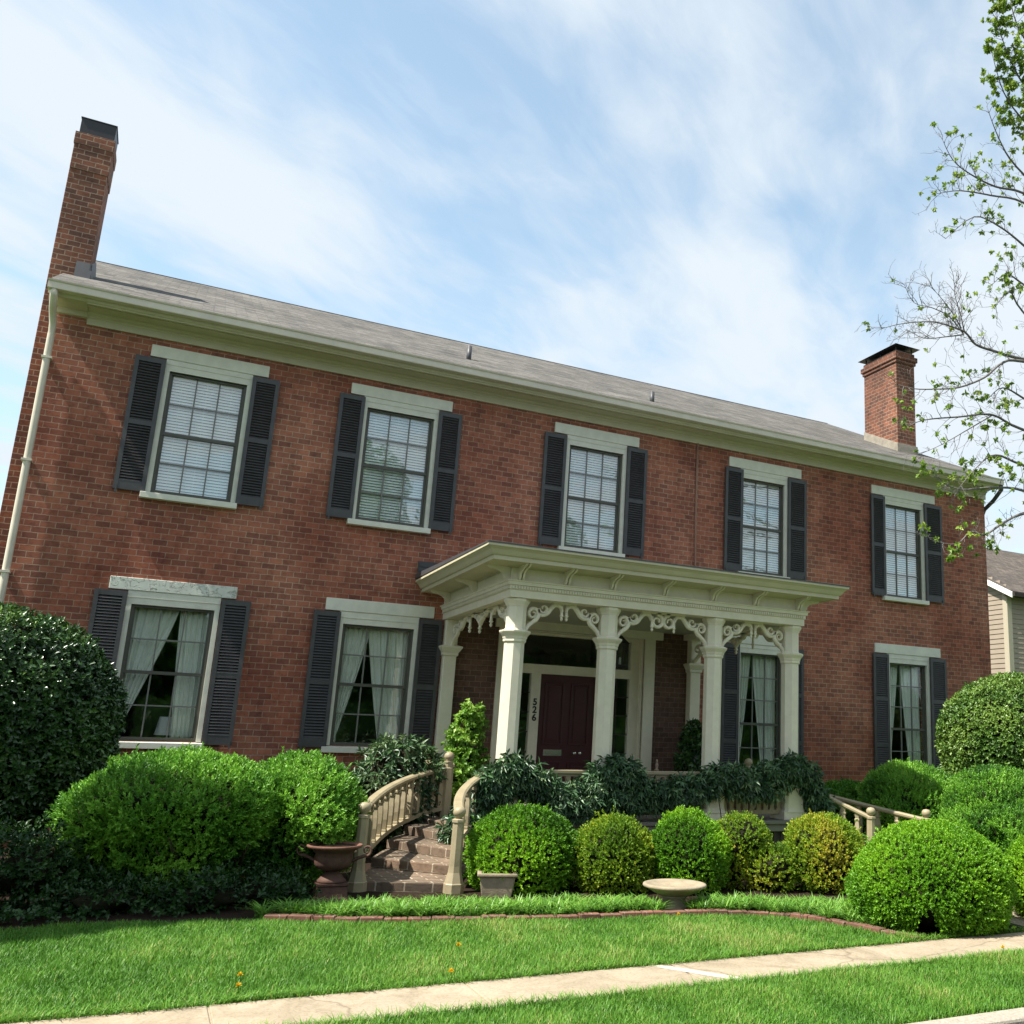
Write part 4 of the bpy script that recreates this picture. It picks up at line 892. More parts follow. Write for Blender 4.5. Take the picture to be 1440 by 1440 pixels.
for i in range(4):
    (x0, x1), z = LO[i], LZ[i]
    a, b, c, d = par[i]
    curtain(x0+.04, x1-.04, z[0]+.03, z[1]-.02, -1, a, b, 'left white lace curtain panel tied back '+wl[i])
    curtain(x0+.04, x1-.04, z[0]+.03, z[1]-.02, 1, c, d, 'right white lace curtain panel '+wl[i])
t = root('table_lamp', (-7.84, .52, .9), 'table lamp with a white shade standing inside the lower left window', 'lamp')
MB().lathe((-7.84, .52, 1.41), [(.15, 0), (.105, .25), (.102, .25), (.147, 0)], 24, cap=False).build('lamp_shade', M['shade'], t)
MB().lathe((-7.84, .52, .9), [(.06, 0), (.07, .02), (.03, .06), (.09, .2), (.1, .28), (.05, .42), (.015, .46), (.015, .55)], 18).build('lamp_base', M['lamp_base'], t)
tb = root('side_table', (-7.84, .55, .56), 'small dark table under the lamp inside the lower left window', 'table')
MB().box((-8.15, .4, .86), (-7.5, .85, .895)).build('tabletop', M['dark_wood'], tb, bevel=.005)
for x in (-8.1, -7.55):
    for y in (.44, .8): MB().box((x-.02, y-.02, .56), (x+.02, y+.02, .86)).build('leg', M['dark_wood'], tb)

ln_ = root('hanging_lantern', (-1.85, -1.5, 3.38), 'dark glass hanging lantern under the porch ceiling beside the second column', 'lantern')
mb = MB(); mb.tube([(-1.85, -1.5, 3.385), (-1.85, -1.5, 3.1)], .006, 6); mb.lathe((-1.85, -1.5, 3.36), [(.05, 0), (.05, .02)], 14); mb.build('chain', M['iron'], ln_)
mb = MB(); mb.loft([oct_(-1.85, -1.5, w, z, .02) for w, z in ((.2, 2.98), (.22, 2.985), (.08, 3.07), (.03, 3.11))])
for sx in (-1, 1):
    for sy in (-1, 1): mb.box((-1.85+sx*.088-.008, -1.5+sy*.088-.008, 2.66), (-1.85+sx*.088+.008, -1.5+sy*.088+.008, 2.98))
mb.loft([oct_(-1.85, -1.5, w, z, .02) for w, z in ((.05, 2.6), (.19, 2.64), (.19, 2.66))]); mb.build('lantern_frame', M['iron'], ln_)
mb = MB(); mb.loft([oct_(-1.85, -1.5, .165, z, .02) for z in (2.662, 2.978)]); mb.build('lantern_glass', M['lantern_glass'], ln_)
MB().lathe((-1.85, -1.5, 2.662), [(.018, 0), (.018, .1), (.003, .12)], 10).build('candle', M['shade'], ln_)

cn = root('traffic_cone', (-.66, -2.88, FL), 'small orange cone with a white band behind the porch balusters', 'cone')
mb = MB(); mb.box((-.73, -2.95, FL), (-.59, -2.81, FL+.02)); mb.lathe((-.66, -2.88, FL), [(.055, .02), (.018, .27), (.012, .28)], 16); mb.build('cone_body', M['cone'], cn)
MB().lathe((-.66, -2.88, FL), [(.0455, .08), (.035, .15)], 16, cap=False).build('reflective_band', M['cone_band'], cn)
o = MB().lathe((-1.98, CY-.02, FL+.64), [(.03, 0), (.032, .01), (.014, .03), (.024, .06), (.02, .09), (.01, .1), (.018, .115), (.014, .14), (.001, .15)], 14, cap=False).build('figurine', M['bronze'])
tag(o, 'tiny brown figurine standing on the porch handrail', 'figurine')

# rusty urn with scroll handles
UX, UY = -6.33, -4.86
ur = root('garden_urn', (UX, UY, 0), 'rusty cast iron garden urn with scroll handles beside the steps', 'urn')
MB().lathe((UX, UY, 0), [(.001, .27), (.10, .275), (.17, .30), (.2, .34), (.205, .40), (.2, .44), (.225, .47), (.25, .485), (.25, .49)], 30, cap=False).build('bowl', M['rust'], ur)
MB().lathe((UX, UY, 0), [(.245, .486), (.29, .50), (.30, .515), (.298, .53), (.275, .53), (.25, .5), (.22, .49), (.001, .45)], 30, cap=False).build('rim', M['rust_rim'], ur)
mb = MB()
mb.loft([[(UX+sx*w, UY+sy*w, z) for sx, sy in ((-1, -1), (1, -1), (1, 1), (-1, 1))] for w, z in ((.2, 0), (.19, .02), (.165, .03), (.15, .13), (.165, .14), (.165, .16))])
mb.lathe((UX, UY, .16), [(.15, 0), (.16, .015), (.13, .04), (.1, .075), (.07, .1), (.06, .115), (.07, .125)], 24); mb.build('pedestal', M['rust'], ur)
hd = Vector((.93, -.36, 0))
for s in (-1, 1):
    P = [Vector((UX, UY, 0))+hd*s*a+Vector((0, 0, z)) for a, z in ((.17, .36), (.22, .375), (.27, .40), (.33, .42))]+[Vector((UX, UY, 0))+hd*s*(.355+u)+Vector((0, 0, .475+z)) for u, z in arc(0, 0, .055, .012, -80, 400, 30)]
    MB().tube(P, [.018]*4+[max(.006, .014-k*.0003) for k in range(31)], 7).build('handle', M['rust'], ur)
for o_ in [ur]: o_.scale = (.86, .86, .93)
# square stone trough
PX, PY = -4.78, -5.16
pl_ = root('stone_planter', (PX, PY, 0), 'small empty cast stone planter in the border right of the steps', 'planter')
def sq(w, z, d=.7):
    z = z*1.12+.02; return [(PX-w*.93-w*d*.3, PY-w*d+w*.3, z), (PX+w*.93-w*d*.3, PY-w*d-w*.3, z), (PX+w*.93+w*d*.3, PY+w*d-w*.3, z), (PX-w*.93+w*d*.3, PY+w*d+w*.3, z)]
mb = MB(); mb.loft([sq(w, z) for w, z in ((.145, -.02), (.155, .02), (.17, .1), (.178, .15), (.2, .155), (.205, .165), (.205, .185), (.16, .185), (.15, .13))]); mb.build('basin', M['stone'], pl_, bevel=.008)
so = MB(); so.loft([sq(w, z) for w, z in ((.14, .134), (.15, .155))]); so.build('soil', M['soil'], pl_)
MB().lathe((UX, UY, 0), [(.2, .46), (.235, .515), (.001, .525)], 24, cap=False).build('soil', M['soil'], ur)
# birdbath
BX, BY_ = -3.4, -6.36
bb = root('birdbath', (BX, BY_, 0), 'low tan stone birdbath standing in the border grass at the lawn edge', 'birdbath')
MB().lathe((BX, BY_, 0), [(.14, -.02), (.165, .0), (.168, .025), (.15, .045), (.115, .06), (.105, .085), (.115, .105), (.15, .125)], 30).build('foot', M['stone'], bb)
MB().lathe((BX, BY_, 0), [(.12, .115), (.2, .15), (.27, .19), (.30, .2), (.31, .212), (.305, .228), (.285, .233), (.26, .222), (.15, .19), (.001, .18)], 36, cap=False).build('bowl', M['stone'], bb)

# ================================================================== NEIGHBOUR
nb = root('neighbour_house', (17, 8, 0), 'tan lap sided house with a brown shingle roof behind the right corner', 'house')
X0, Y0, Y1, X1, ZE = 16.75, 8, 19, 28, 6.9; YR = (Y0+Y1)/2; ZR = 9.75
mb = MB()
mb.add([(X0, Y0, -.2), (X0, Y1, -.2), (X0, Y1, ZE), (X0, YR, ZR-.1), (X0, Y0, ZE)], [(4, 3, 2, 1, 0)])
mb.box((X0+.02, Y0+.02, -.2), (X1, Y1, ZE-.05))
k = 0; z = .1
while z < ZR-.3:                         # lap boards on the gable and front
    ye = Y0 if z < ZE else YR-(ZR-.1-z)*(YR-Y0)/(ZR-.1-ZE); yf_ = 2*YR-ye
    mb.loft([[(X0-.025, y, z), (X0-.006, y, z+.16), (X0, y, z+.16), (X0, y, z)] for y in (ye+.001, yf_)])
    if z < ZE-.15: mb.loft([[(x, Y0-.025, z), (x, Y0-.006, z+.16), (x, Y0, z+.16), (x, Y0, z)] for x in (X0, X1)])
    z += .165
mb.build('siding', M['siding'], nb)
mb = MB(); mb.box((X0-.045, Y0-.045, 0), (X0+.16, Y0-.001, ZE)); mb.box((X0-.045, Y0, 0), (X0-.001, Y0+.16, ZE)); mb.build('corner_board', M['siding_trim'], nb)
sl = (ZR-ZE)/(YR-Y0)
mb = MB(); ring = lambda x: [(x, Y0-.45, ZE-.45*sl-.02), (x, YR, ZR-.06), (x, Y1+.45, ZE-.45*sl-.02), (x, Y1+.45, ZE-.45*sl+.05), (x, YR, ZR), (x, Y0-.45, ZE-.45*sl+.05)]
mb.loft([ring(X0-.2), ring(X1+.2)]); mb.build('roof', brick_mat('brown_shingles', (.135, .115, .1), (.08, .07, .06), (.05, .045, .04), .22, .14, .007, rough=.95, wob=.012), nb)
mb = MB(); mb.loft([[(X0-.235, y, z-.19), (X0-.2, y, z-.19), (X0-.2, y, z-.0), (X0-.235, y, z-.0)] for y, z in ((Y0-.45, ZE-.45*sl+.02), (YR, ZR-.03))]); mb.build('rake_board', M['white_trim'], nb)
mb = MB(); mb.box((X0-.2, Y0-.44, ZE-.3), (X1, Y0-.02, ZE-.27)); mb.box((X0-.2, Y0-.54, ZE-.36), (X1, Y0-.45, ZE-.24)); mb.build('eave', M['dark_wood'], nb)

# ================================================================== SHRUBS
def yellow(thr=.5):
    return lambda P, cl: np.clip(cl*.8+.38*np.maximum(0, wob(P, 5.0, 77))-.05, 0, 1)
bw_ = dict(K=9, ln=.027, wd=.0145, spread=.8, along=.045, up=.5, dens=1700, depth=.14)
GB = 'round boxwoods in a row in front of the porch'
bush('boxwood_shrub', 'largest green boxwood ball of the porch row, just right of the brick steps', 'shrub', [Blob((-4.40, -4.80, .33), (.575, .56, .50), .08, 3.6, 1)], 'boxwood', group=GB, **bw_)
bush('boxwood_shrub', 'smaller yellow tinged boxwood ball, second from the steps', 'shrub', [Blob((-3.50, -5.15, .31), (.44, .44, .425), .09, 3.9, 2)], 'boxwood_yellow', group=GB, varf=lambda P, cl: np.clip(cl*.7+.25*np.maximum(0, wob(P, 6, 31)), 0, 1), **bw_)
bush('boxwood_shrub', 'even green boxwood ball directly behind the birdbath', 'shrub', [Blob((-2.72, -5.40, .34), (.44, .44, .47), .07, 3.6, 3)], 'boxwood', group=GB, varf=lambda P, cl: np.clip(cl+.08, 0, 1), **bw_)
bush('boxwood_shrub', 'yellowing boxwood split by a bare brown gap', 'shrub', [Blob((-2.05, -5.42, .53), (.29, .3, .25), .1, 4, 4), Blob((-1.83, -5.66, .22), (.29, .28, .25), .1, 4, 5), Blob((-2.2, -5.45, .3), (.16, .2, .3), .1, 4, 6)], 'boxwood_yellow', group=GB, varf=lambda P, cl: np.clip(cl*.8+.14, 0, 1), stems=[(-2.0, -5.55, .5, (.05, 0)), (-1.9, -5.6, .4, (-.05, 0))], **{**bw_, 'dens': 1000})
bush('boxwood_shrub', 'ragged yellow boxwood with orange twigs, last before the big round bush', 'shrub', [Blob((-1.2, -5.85, .36), (.42, .42, .44), .08, 4.2, 7)], 'boxwood_yellow', group=GB, varf=lambda P, cl: np.clip(cl*.8+.2+.2*wob(P, 5, 33), 0, 1), **bw_)
bigc = np.array((-1.52, -7.86, .36))
BB2 = Blob((-1.5, -7.82, .22), (.71, .70, .33), .04, 3.2, 9); BB2.nocore = True
def hole(P):
    q = P-np.array([-2.02, -8.36, .1]); return (((q[:, 0]*.83-q[:, 1]*.55)/.12)**2+(np.maximum(0, P[:, 2])/(.19+.03*np.sin(q[:, 0]*40)))**2 < 1+.25*wob(P, 14., 71)) & (P[:, 1] < -8.05)
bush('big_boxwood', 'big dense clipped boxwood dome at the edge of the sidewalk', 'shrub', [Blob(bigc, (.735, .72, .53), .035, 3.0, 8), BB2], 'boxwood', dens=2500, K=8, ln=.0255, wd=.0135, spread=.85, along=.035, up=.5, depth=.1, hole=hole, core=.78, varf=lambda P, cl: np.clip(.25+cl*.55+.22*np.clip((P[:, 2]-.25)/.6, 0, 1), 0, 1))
bush('boxwood_shrub', 'light green shrub cut off by the right edge beyond the big round bush', 'shrub', [Blob((-.08, -7.98, .36), (.46, .42, .42), .05, 3.5, 10)], 'boxwood', varf=lambda P, cl: np.clip(cl+.15, 0, 1), **bw_)
# glossy hollies
hl = dict(K=5, ln=.062, wd=.034, spread=1.15, along=.05, up=.25, dens=650, depth=.12, core=.88)
bush('holly_bush', 'large dark glossy rounded bush at the left edge, partly over the lower left window', 'bush', [Blob((-9.72, -2.95, 1.66), (1.36, 1.1, .97), .035, 3, 11), Blob((-9.6, -2.9, 1.15), (1.2, 1.0, .75), .06, 3.5, 12)], 'holly', zmin=.35, stems=[(-9.3, -3.3, .8, (.1, 0)), (-9.0, -3.0, .8, (.1, .1)), (-9.7, -3.3, .8, (-.1, .1)), (-9.5, -2.8, .8, (.0, 0)), (-8.9, -2.9, .7, (.05, .0))], varf=lambda P, cl: np.clip(cl*.75+.1*np.clip(P[:, 2]-1.9, 0, 1), 0, 1), **hl)
bush('holly_bush', 'tall glossy clipped bush in front of the right corner of the house', 'bush', [Blob((5.6, -2.6, 1.72), (1.62, 1.3, 1.17), .03, 3, 13), Blob((5.5, -2.6, .9), (1.5, 1.2, .95), .03, 3, 14)], 'holly_pale', varf=lambda P, cl: np.clip(cl*.7+.33, 0, 1), **{**hl, 'dens': 520})
hg = dict(K=9, ln=.042, wd=.017, spread=.75, along=.08, up=.85, dens=1000, depth=.2, core=.76, jit=.35)
HS = [(-7.9, -4.5, .6, (-.2, 0)), (-7.5, -4.3, .6, (.15, .1)), (-7.2, -4.6, .55, (.1, 0)), (-8.2, -4.3, .6, (-.1, .1)), (-7.7, -4.8, .5, (0, -.1))]
bush('hedge_shrub', 'bright green flat topped shrub on bare stems under the lower left window', 'shrub', [Blob((-7.76, -4.25, .81), (.83, .86, .45), .1, 3.4, 15), Blob((-8.25, -4.45, .68), (.42, .5, .36), .1, 4, 16), Blob((-7.3, -4.4, .78), (.42, .6, .4), .08, 4, 17), Blob((-7.78, -4.3, .42), (.76, .68, .44), .16, 4, 95)], 'hedge', varf=lambda P, cl: np.clip(cl+.14, 0, 1), stems=HS, zmin=.1, **hg)
bush('hedge_shrub', 'bright green rounded shrub between the window shutter and the curved stair railing', 'shrub', [Blob((-6.56, -4.0, .79), (.57, .75, .44), .1, 3.6, 18), Blob((-6.4, -4.15, .62), (.38, .5, .38), .1, 4, 19), Blob((-6.8, -4.2, .7), (.36, .5, .38), .1, 4, 20), Blob((-6.58, -4.0, .4), (.5, .6, .42), .16, 4, 96)], 'hedge', varf=lambda P, cl: np.clip(cl+.14, 0, 1), stems=[(-6.6, -4.2, .5, (-.1, 0)), (-6.4, -4.3, .5, (.1, .1)), (-6.7, -4.4, .4, (.05, 0))], zmin=.08, **hg)
bush('low_shrub', 'dark sprawling low shrub in the shade at the foot of the left bushes', 'shrub', [Blob((-8.75, -4.75, .3), (.5, .4, .38), .2, 4.5, 23), Blob((-9.5, -4.7, .36), (.6, .5, .44), .2, 4.5, 93), Blob((-8.2, -5.12, .1), (.5, .25, .2), .25, 4.5, 98), Blob((-7.45, -5.22, .1), (.5, .25, .2), .25, 4.5, 99), Blob((-6.9, -5.05, .1), (.4, .3, .2), .25, 4.5, 100)], 'ivy', K=6, ln=.055, wd=.026, spread=1.0, along=.06, up=.4, dens=300, depth=.6, core=.5, varf=lambda P, cl: cl*.7)  # dark leaf colour stands in for shade at the foot of the bushes
bush('hedge_shrub', 'feathery bright green shrub left of the tall glossy bush by the right front window', 'shrub', [Blob((2.78, -2.85, .62), (.92, .75, .64), .07, 3.6, 24), Blob((2.3, -3.1, .4), (.5, .5, .45), .08, 4, 25)], 'hedge', varf=lambda P, cl: np.clip(cl+.1, 0, 1), **hg)
bush('hedge_shrub', 'feathery bright green shrub below the tall glossy bush at the right edge', 'shrub', [Blob((3.55, -3.85, .66), (1.0, .8, .62), .08, 3.6, 26), Blob((3.5, -4.6, .4), (.85, .7, .45), .1, 4, 27), Blob((2.75, -4.15, .36), (.5, .5, .4), .1, 4, 28)], 'hedge', varf=lambda P, cl: np.clip(cl+.1, 0, 1), **hg)
bush('yew_shrub', 'low dark shrub against the wall behind the right stair railing', 'shrub', [Blob((2.45, -1.55, .55), (.62, .45, .38), .06, 4, 29), Blob((1.8, -1.9, .45), (.4, .4, .36), .08, 4, 30)], 'hedge', varf=lambda P, cl: cl*.55, **hg)
# rhododendron, climber, porch plant, garland
bush('rhododendron', 'grey green long leaved shrub behind the curved stair railing', 'shrub', [Blob((-5.05, -1.45, .82), (.6, .5, .64), .1, 3.5, 31), Blob((-5.3, -1.6, .6), (.45, .45, .5), .1, 4, 32)], 'rhodo', K=8, ln=.13, wd=.036, spread=1.15, along=.04, up=.5, dens=95, depth=.25, core=.75, droop=.25)
bush('lime_plant', 'tiny lime green plant between the hedge and the long leaved shrub', 'plant', [Blob((-5.95, -2.2, .66), (.26, .24, .26), .14, 5, 33)], 'lime', K=6, ln=.06, wd=.032, spread=1.0, along=.04, up=.4, dens=400, depth=.4, core=.5)
cb = bush('climbing_plant', 'light green climbing plant beside the front left porch column', 'plant', [Blob((-3.92, -.86, 1.74), (.17, .16, .24), .2, 5, 34), Blob((-3.99, -.86, 1.52), (.2, .18, .26), .2, 5, 97), Blob((-3.95, -.9, 1.2), (.23, .2, .3), .2, 5, 35), Blob((-4.06, -.95, .85), (.3, .24, .32), .18, 5, 36)], 'lime', K=6, ln=.068, wd=.046, spread=1.2, along=.05, up=.2, dens=380, depth=.5, core=.5, droop=.2, loc=(-3.96, -.88, FL), zmin=FL+.02, stray=.2)
pt = root('potted_plant', (0.0, -.62, FL), 'dark leafy potted plant on the porch against the brick wall', 'plant')
MB().lathe((0, -.62, FL), [(.12, 0), (.13, .02), (.17, .24), (.19, .25), (.19, .3), (.16, .3), (.15, .26)], 20).build('pot', M['terracotta'], pt)
pp = [];
for b in (Blob((0, -.62, 1.22), (.3, .26, .42), .15, 5, 37), Blob((.02, -.62, 1.62), (.2, .18, .24), .15, 5, 38)):
    P, Nn = b.sample(320, .5); pp.append(shoots(P, unit(Nn+rng.normal(0, .4, P.shape)), 6, .085, .045, 1.1, .04, .3+.3*rng.random(len(P)), .2)); V_, F_, v_ = b.core(.55); pp.append((V_, F_, v_))
V_, F_, v_ = merge(pp); mesh_np('foliage', V_, F_, M['holly'], pt, v_)
MB().tube([(0, -.62, FL+.25), (.01, -.62, 1.0), (0, -.62, 1.4)], [.02, .016, .008], 6).build('stem', M['twig'], pt)
# evergreen vine swagged along the porch railing
G = [(-4.42, .78, .2, .3), (-4.3, .98, .2, .22), (-4.12, 1.12, .2, .2), (-3.9, 1.08, .2, .18), (-3.65, .93, .2, .18), (-3.42, .8, .22, .18), (-3.15, .78, .26, .2), (-2.85, .98, .3, .3), (-2.6, 1.1, .26, .24), (-2.65, .8, .3, .22), (-2.3, .88, .24, .2), (-2.0, .86, .24, .18), (-1.75, .9, .22, .17), (-1.45, .96, .22, .17), (-1.15, 1.08, .2, .18), (-.85, 1.06, .22, .19), (-.6, 1.02, .24, .22), (-.35, 1.0, .24, .2), (-.1, 1.14, .22, .2), (.12, 1.24, .2, .17), (.32, 1.12, .2, .2), (.45, .92, .18, .2), (.56, .74, .17, .2), (.6, .52, .18, .18), (-4.55, .6, .17, .2), (-4.68, .45, .16, .18)]
vr = root('flowering_vine', (-2, -3.35, .05), 'dark evergreen vine with long leaves swagged along the front porch railing', 'vine')
pp = []
for i, (x, z, rx, rz) in enumerate(G):
    b = Blob((x, -3.3, z), (rx*1.05, .17, rz), .15, 5, 60+i); P, Nn = b.sample(int(620*rx), .7)
    ok = P[:, 1] < -3.12; ok |= rng.random(len(P)) < .35; P, Nn = P[ok], Nn[ok]
    A = unit(Nn*np.array([.7, 1, .5])+np.array([0, -.15, .05])+rng.normal(0, .35, P.shape))
    pp.append(shoots(P, A, 7, .115, .03, 1.1, .05, np.clip(.38+.28*rng.normal(size=len(P)), 0, 1), .55, jit=.5))
V_, F_, v_ = merge(pp); mesh_np('foliage', V_, F_, M['vine'], vr, v_)
mb = MB()
for dy in (0, -.07): mb.tube([(x, -3.24+dy+.05*math.sin(i*1.7), z+.05*math.sin(i*2.1+dy*30)) for i, (x, z, a, b) in enumerate(sorted(G[:24]))], .012, 6)
for x in (-1.12, -1.0): mb.tube([(x, -3.36, .05), (x+.05, -3.34, .5), (x-.03, -3.33, .95)], .008, 5)
mb.build('stem', M['twig'], vr)

# ================================================================== GRASS
def in_poly(x, y, poly):
    r_ = np.zeros(len(x), bool); n = len(poly); j = n-1
    for i in range(n):
        xi, yi = poly[i]; xj, yj = poly[j]
        c = ((yi > y) != (yj > y)) & (x < (xj-xi)*(y-yi)/(yj-yi+1e-12)+xi); r_ ^= c; j = i
    return r_
def blades(P, h, w, lean, var, curl=.5, seg=2):
    n = len(P); a = rng.uniform(0, 2*np.pi, n); d = np.stack([np.cos(a), np.sin(a), np.zeros(n)], 1); s = np.stack([-np.sin(a), np.cos(a), np.zeros(n)], 1)
    lv = []
    for k in range(seg+1):
        t = k/seg; off = d*(lean*h*(t**1.7))[:, None]; z = h*(t-curl*t*t*.5*np.minimum(lean, 1)); c = P+off; c = c+np.stack([0*z, 0*z, z], 1)
        ww = (w*(1-t**2.2)*.5+.0004)[:, None]; lv += [c-s*ww, c+s*ww]
    V = np.stack(lv, 1).reshape(-1, 3); m_ = 2*(seg+1); i = np.arange(n)[:, None]*m_
    F = np.concatenate([i+np.array([[2*k, 2*k+1, 2*k+3, 2*k+2]]) for k in range(seg)], 1).reshape(-1, 4)
    return V, F, np.repeat(var, seg)
def scatter(n, x0, x1, y0, y1, poly):
    P = np.stack([rng.uniform(x0, x1, n), rng.uniform(y0, y1, n)], 1); return P[in_poly(P[:, 0], P[:, 1], poly)]
lawnp = [(-12, -8.41)]+[(x, y-.05) for x, y in EDGE[:-1]]+[(-2.12, -8.41)]
A_ = scatter(240000, -10.3, -2, -8.41, -5.5, lawnp)
B_ = scatter(170000, -8.5, 1.2, -10.25, -9.09, [(-8.5, -10.25), (1.2, -10.25), (1.2, -9.085), (-8.5, -9.085)])
C_ = scatter(9000, -2.3, -.8, -8.41, -8.2, [(-2.3, -8.41), (-2.3, -8.2), (-2.05, -8.41)])
Q = np.concatenate([A_, B_, C_]); P = np.concatenate([Q, np.zeros((len(Q), 1))], 1)
pt_ = wob(P, 3.2, 401); pt2 = wob(P, 9., 402)
hh = rng.uniform(.025, .06, len(P))*(1+.25*pt_+.18*pt2)
V_, F_, v_ = blades(P, hh, rng.uniform(.003, .006, len(P)), rng.uniform(.1, 1.1, len(P)), np.clip(.42+.2*pt_+.14*pt2+.2*rng.normal(size=len(P))+.45*(rng.random(len(P)) < .03), 0, 1))
o = mesh_np('lawn_grass', V_, F_, M['grass'], None, v_); tag(o, 'mown green lawn grass on both sides of the sidewalk', 'grass', kind='stuff')
# straggling grass over the walk edges
n_ = 9000; xe = rng.uniform(-9, .6, n_); wh = rng.random(n_) < .5
P = np.stack([xe, np.where(wh, -8.425, -9.085)+rng.normal(0, .012, n_)+.018*wob(np.stack([xe, xe*0, xe*0], 1), 5.0, 77)*np.where(wh, -1, 1), np.full(n_, .004)], 1)
V_, F_, v_ = blades(P, rng.uniform(.04, .085, n_), rng.uniform(.003, .006, n_), rng.uniform(.5, 1.6, n_), np.clip(rng.normal(.5, .22, n_), 0, 1), .7)
o = mesh_np('edge_grass', V_, F_, M['grass'], None, v_); tag(o, 'longer grass straggling over both edges of the sidewalk', 'grass', kind='stuff')
# border grass (strap leaved)
inner = [(-7.05, -5.55), (-6.3, -5.6), (-5.6, -5.75), (-4.7, -5.95), (-3.9, -6.15), (-3.0, -6.35), (-2.2, -6.75), (-1.75, -7.0)]
bpoly = [(x, y+.1) for x, y in EDGE[3:-1]]+[(-2.05, -8.0)]+inner[::-1]
Cn = scatter(4200, -7.2, -1.7, -8.2, -5.4, bpoly)
Cn = Cn[np.hypot(Cn[:, 0]-BX, Cn[:, 1]-BY_) > .24]
def clear_front(ox, oy, w, ln_):
    d = np.array([-8.07-ox, -15-oy]); d /= np.linalg.norm(d); q = Cn-np.array([ox, oy]); a = q@d; b = np.abs(q@np.array([-d[1], d[0]])); return ~((a > -.1) & (a < ln_) & (b < w))
Cn = Cn[clear_front(BX, BY_, .15, .32)]; Cn = Cn[clear_front(PX, PY, .24, .5)]
K_ = 13; P = np.repeat(np.concatenate([Cn, np.zeros((len(Cn), 1))], 1), K_, 0); P[:, :2] += rng.normal(0, .018, (len(P), 2))
V_, F_, v_ = blades(P, rng.uniform(.11, .2, len(P)), rng.uniform(.011, .018, len(P)), rng.uniform(.4, 1.5, len(P)), np.clip(np.repeat(rng.uniform(.25, .75, len(Cn)), K_)+.15*rng.normal(size=len(P)), 0, 1), .8, 4)
o = mesh_np('border_grass', V_, F_, M['liriope'], None, v_); tag(o, 'band of lime green strap leaved border grass behind the brick edging', 'border grass', kind='stuff')
gp_ = scatter(1100, -10.6, -8.0, -5.9, -4.9, [(-10.6, -5.8), (-8.85, -5.56), (-8.35, -5.46), (-8.6, -5.25), (-10.6, -5.1)])
P = np.concatenate([gp_, rng.uniform(.02, .08, (len(gp_), 1))], 1)
V_, F_, v_ = shoots(P, unit(np.stack([rng.normal(0, .4, len(P)), rng.normal(-.2, .4, len(P)), np.ones(len(P))], 1)), 5, .05, .03, 1.1, .03, rng.uniform(.1, .8, len(P)), .2)
o = mesh_np('ground_cover', V_, F_, M['ivy'], None, v_); tag(o, 'shaded low ground cover at the left end of the bed', 'ground cover', kind='stuff')
fl = [((-7.36, -8.05), 'wilted yellow dandelion in the lawn, farther from the walk of the left pair'), ((-7.39, -8.32), 'yellow dandelion at the lawn edge right beside the sidewalk, lower left'), ((-5.87, -7.65), 'yellow dandelion in the middle of the lawn'), ((-6.13, -8.4), 'orange yellow dandelion touching the sidewalk edge near the joint'), ((-3.73, -7.06), 'yellow dandelion near the brick edging under the birdbath'), ((-1.95, -9.12), 'small orange blossom on the near grass strip by the walk, below the big bush')]
for (x, y), lab in fl:
    f = root('dandelion', (x, y, 0), lab, 'flower', 'yellow dandelions in the grass')
    MB().tube([(x, y, 0), (x+.005, y, .05), (x, y-.004, .075)], .003, 5).build('stem', M['lime'], f)
    n = 26; P = np.repeat(np.array([[x, y, .075]]), n, 0); A = unit(np.concatenate([rng.normal(0, .55, (n, 2)), np.ones((n, 1))], 1))
    V_, F_, v_ = shoots(P, A, 3, .02, .007, .8, .004, np.full(n, .5)); mesh_np('flower_head', V_, F_, M['petal'], f, v_)

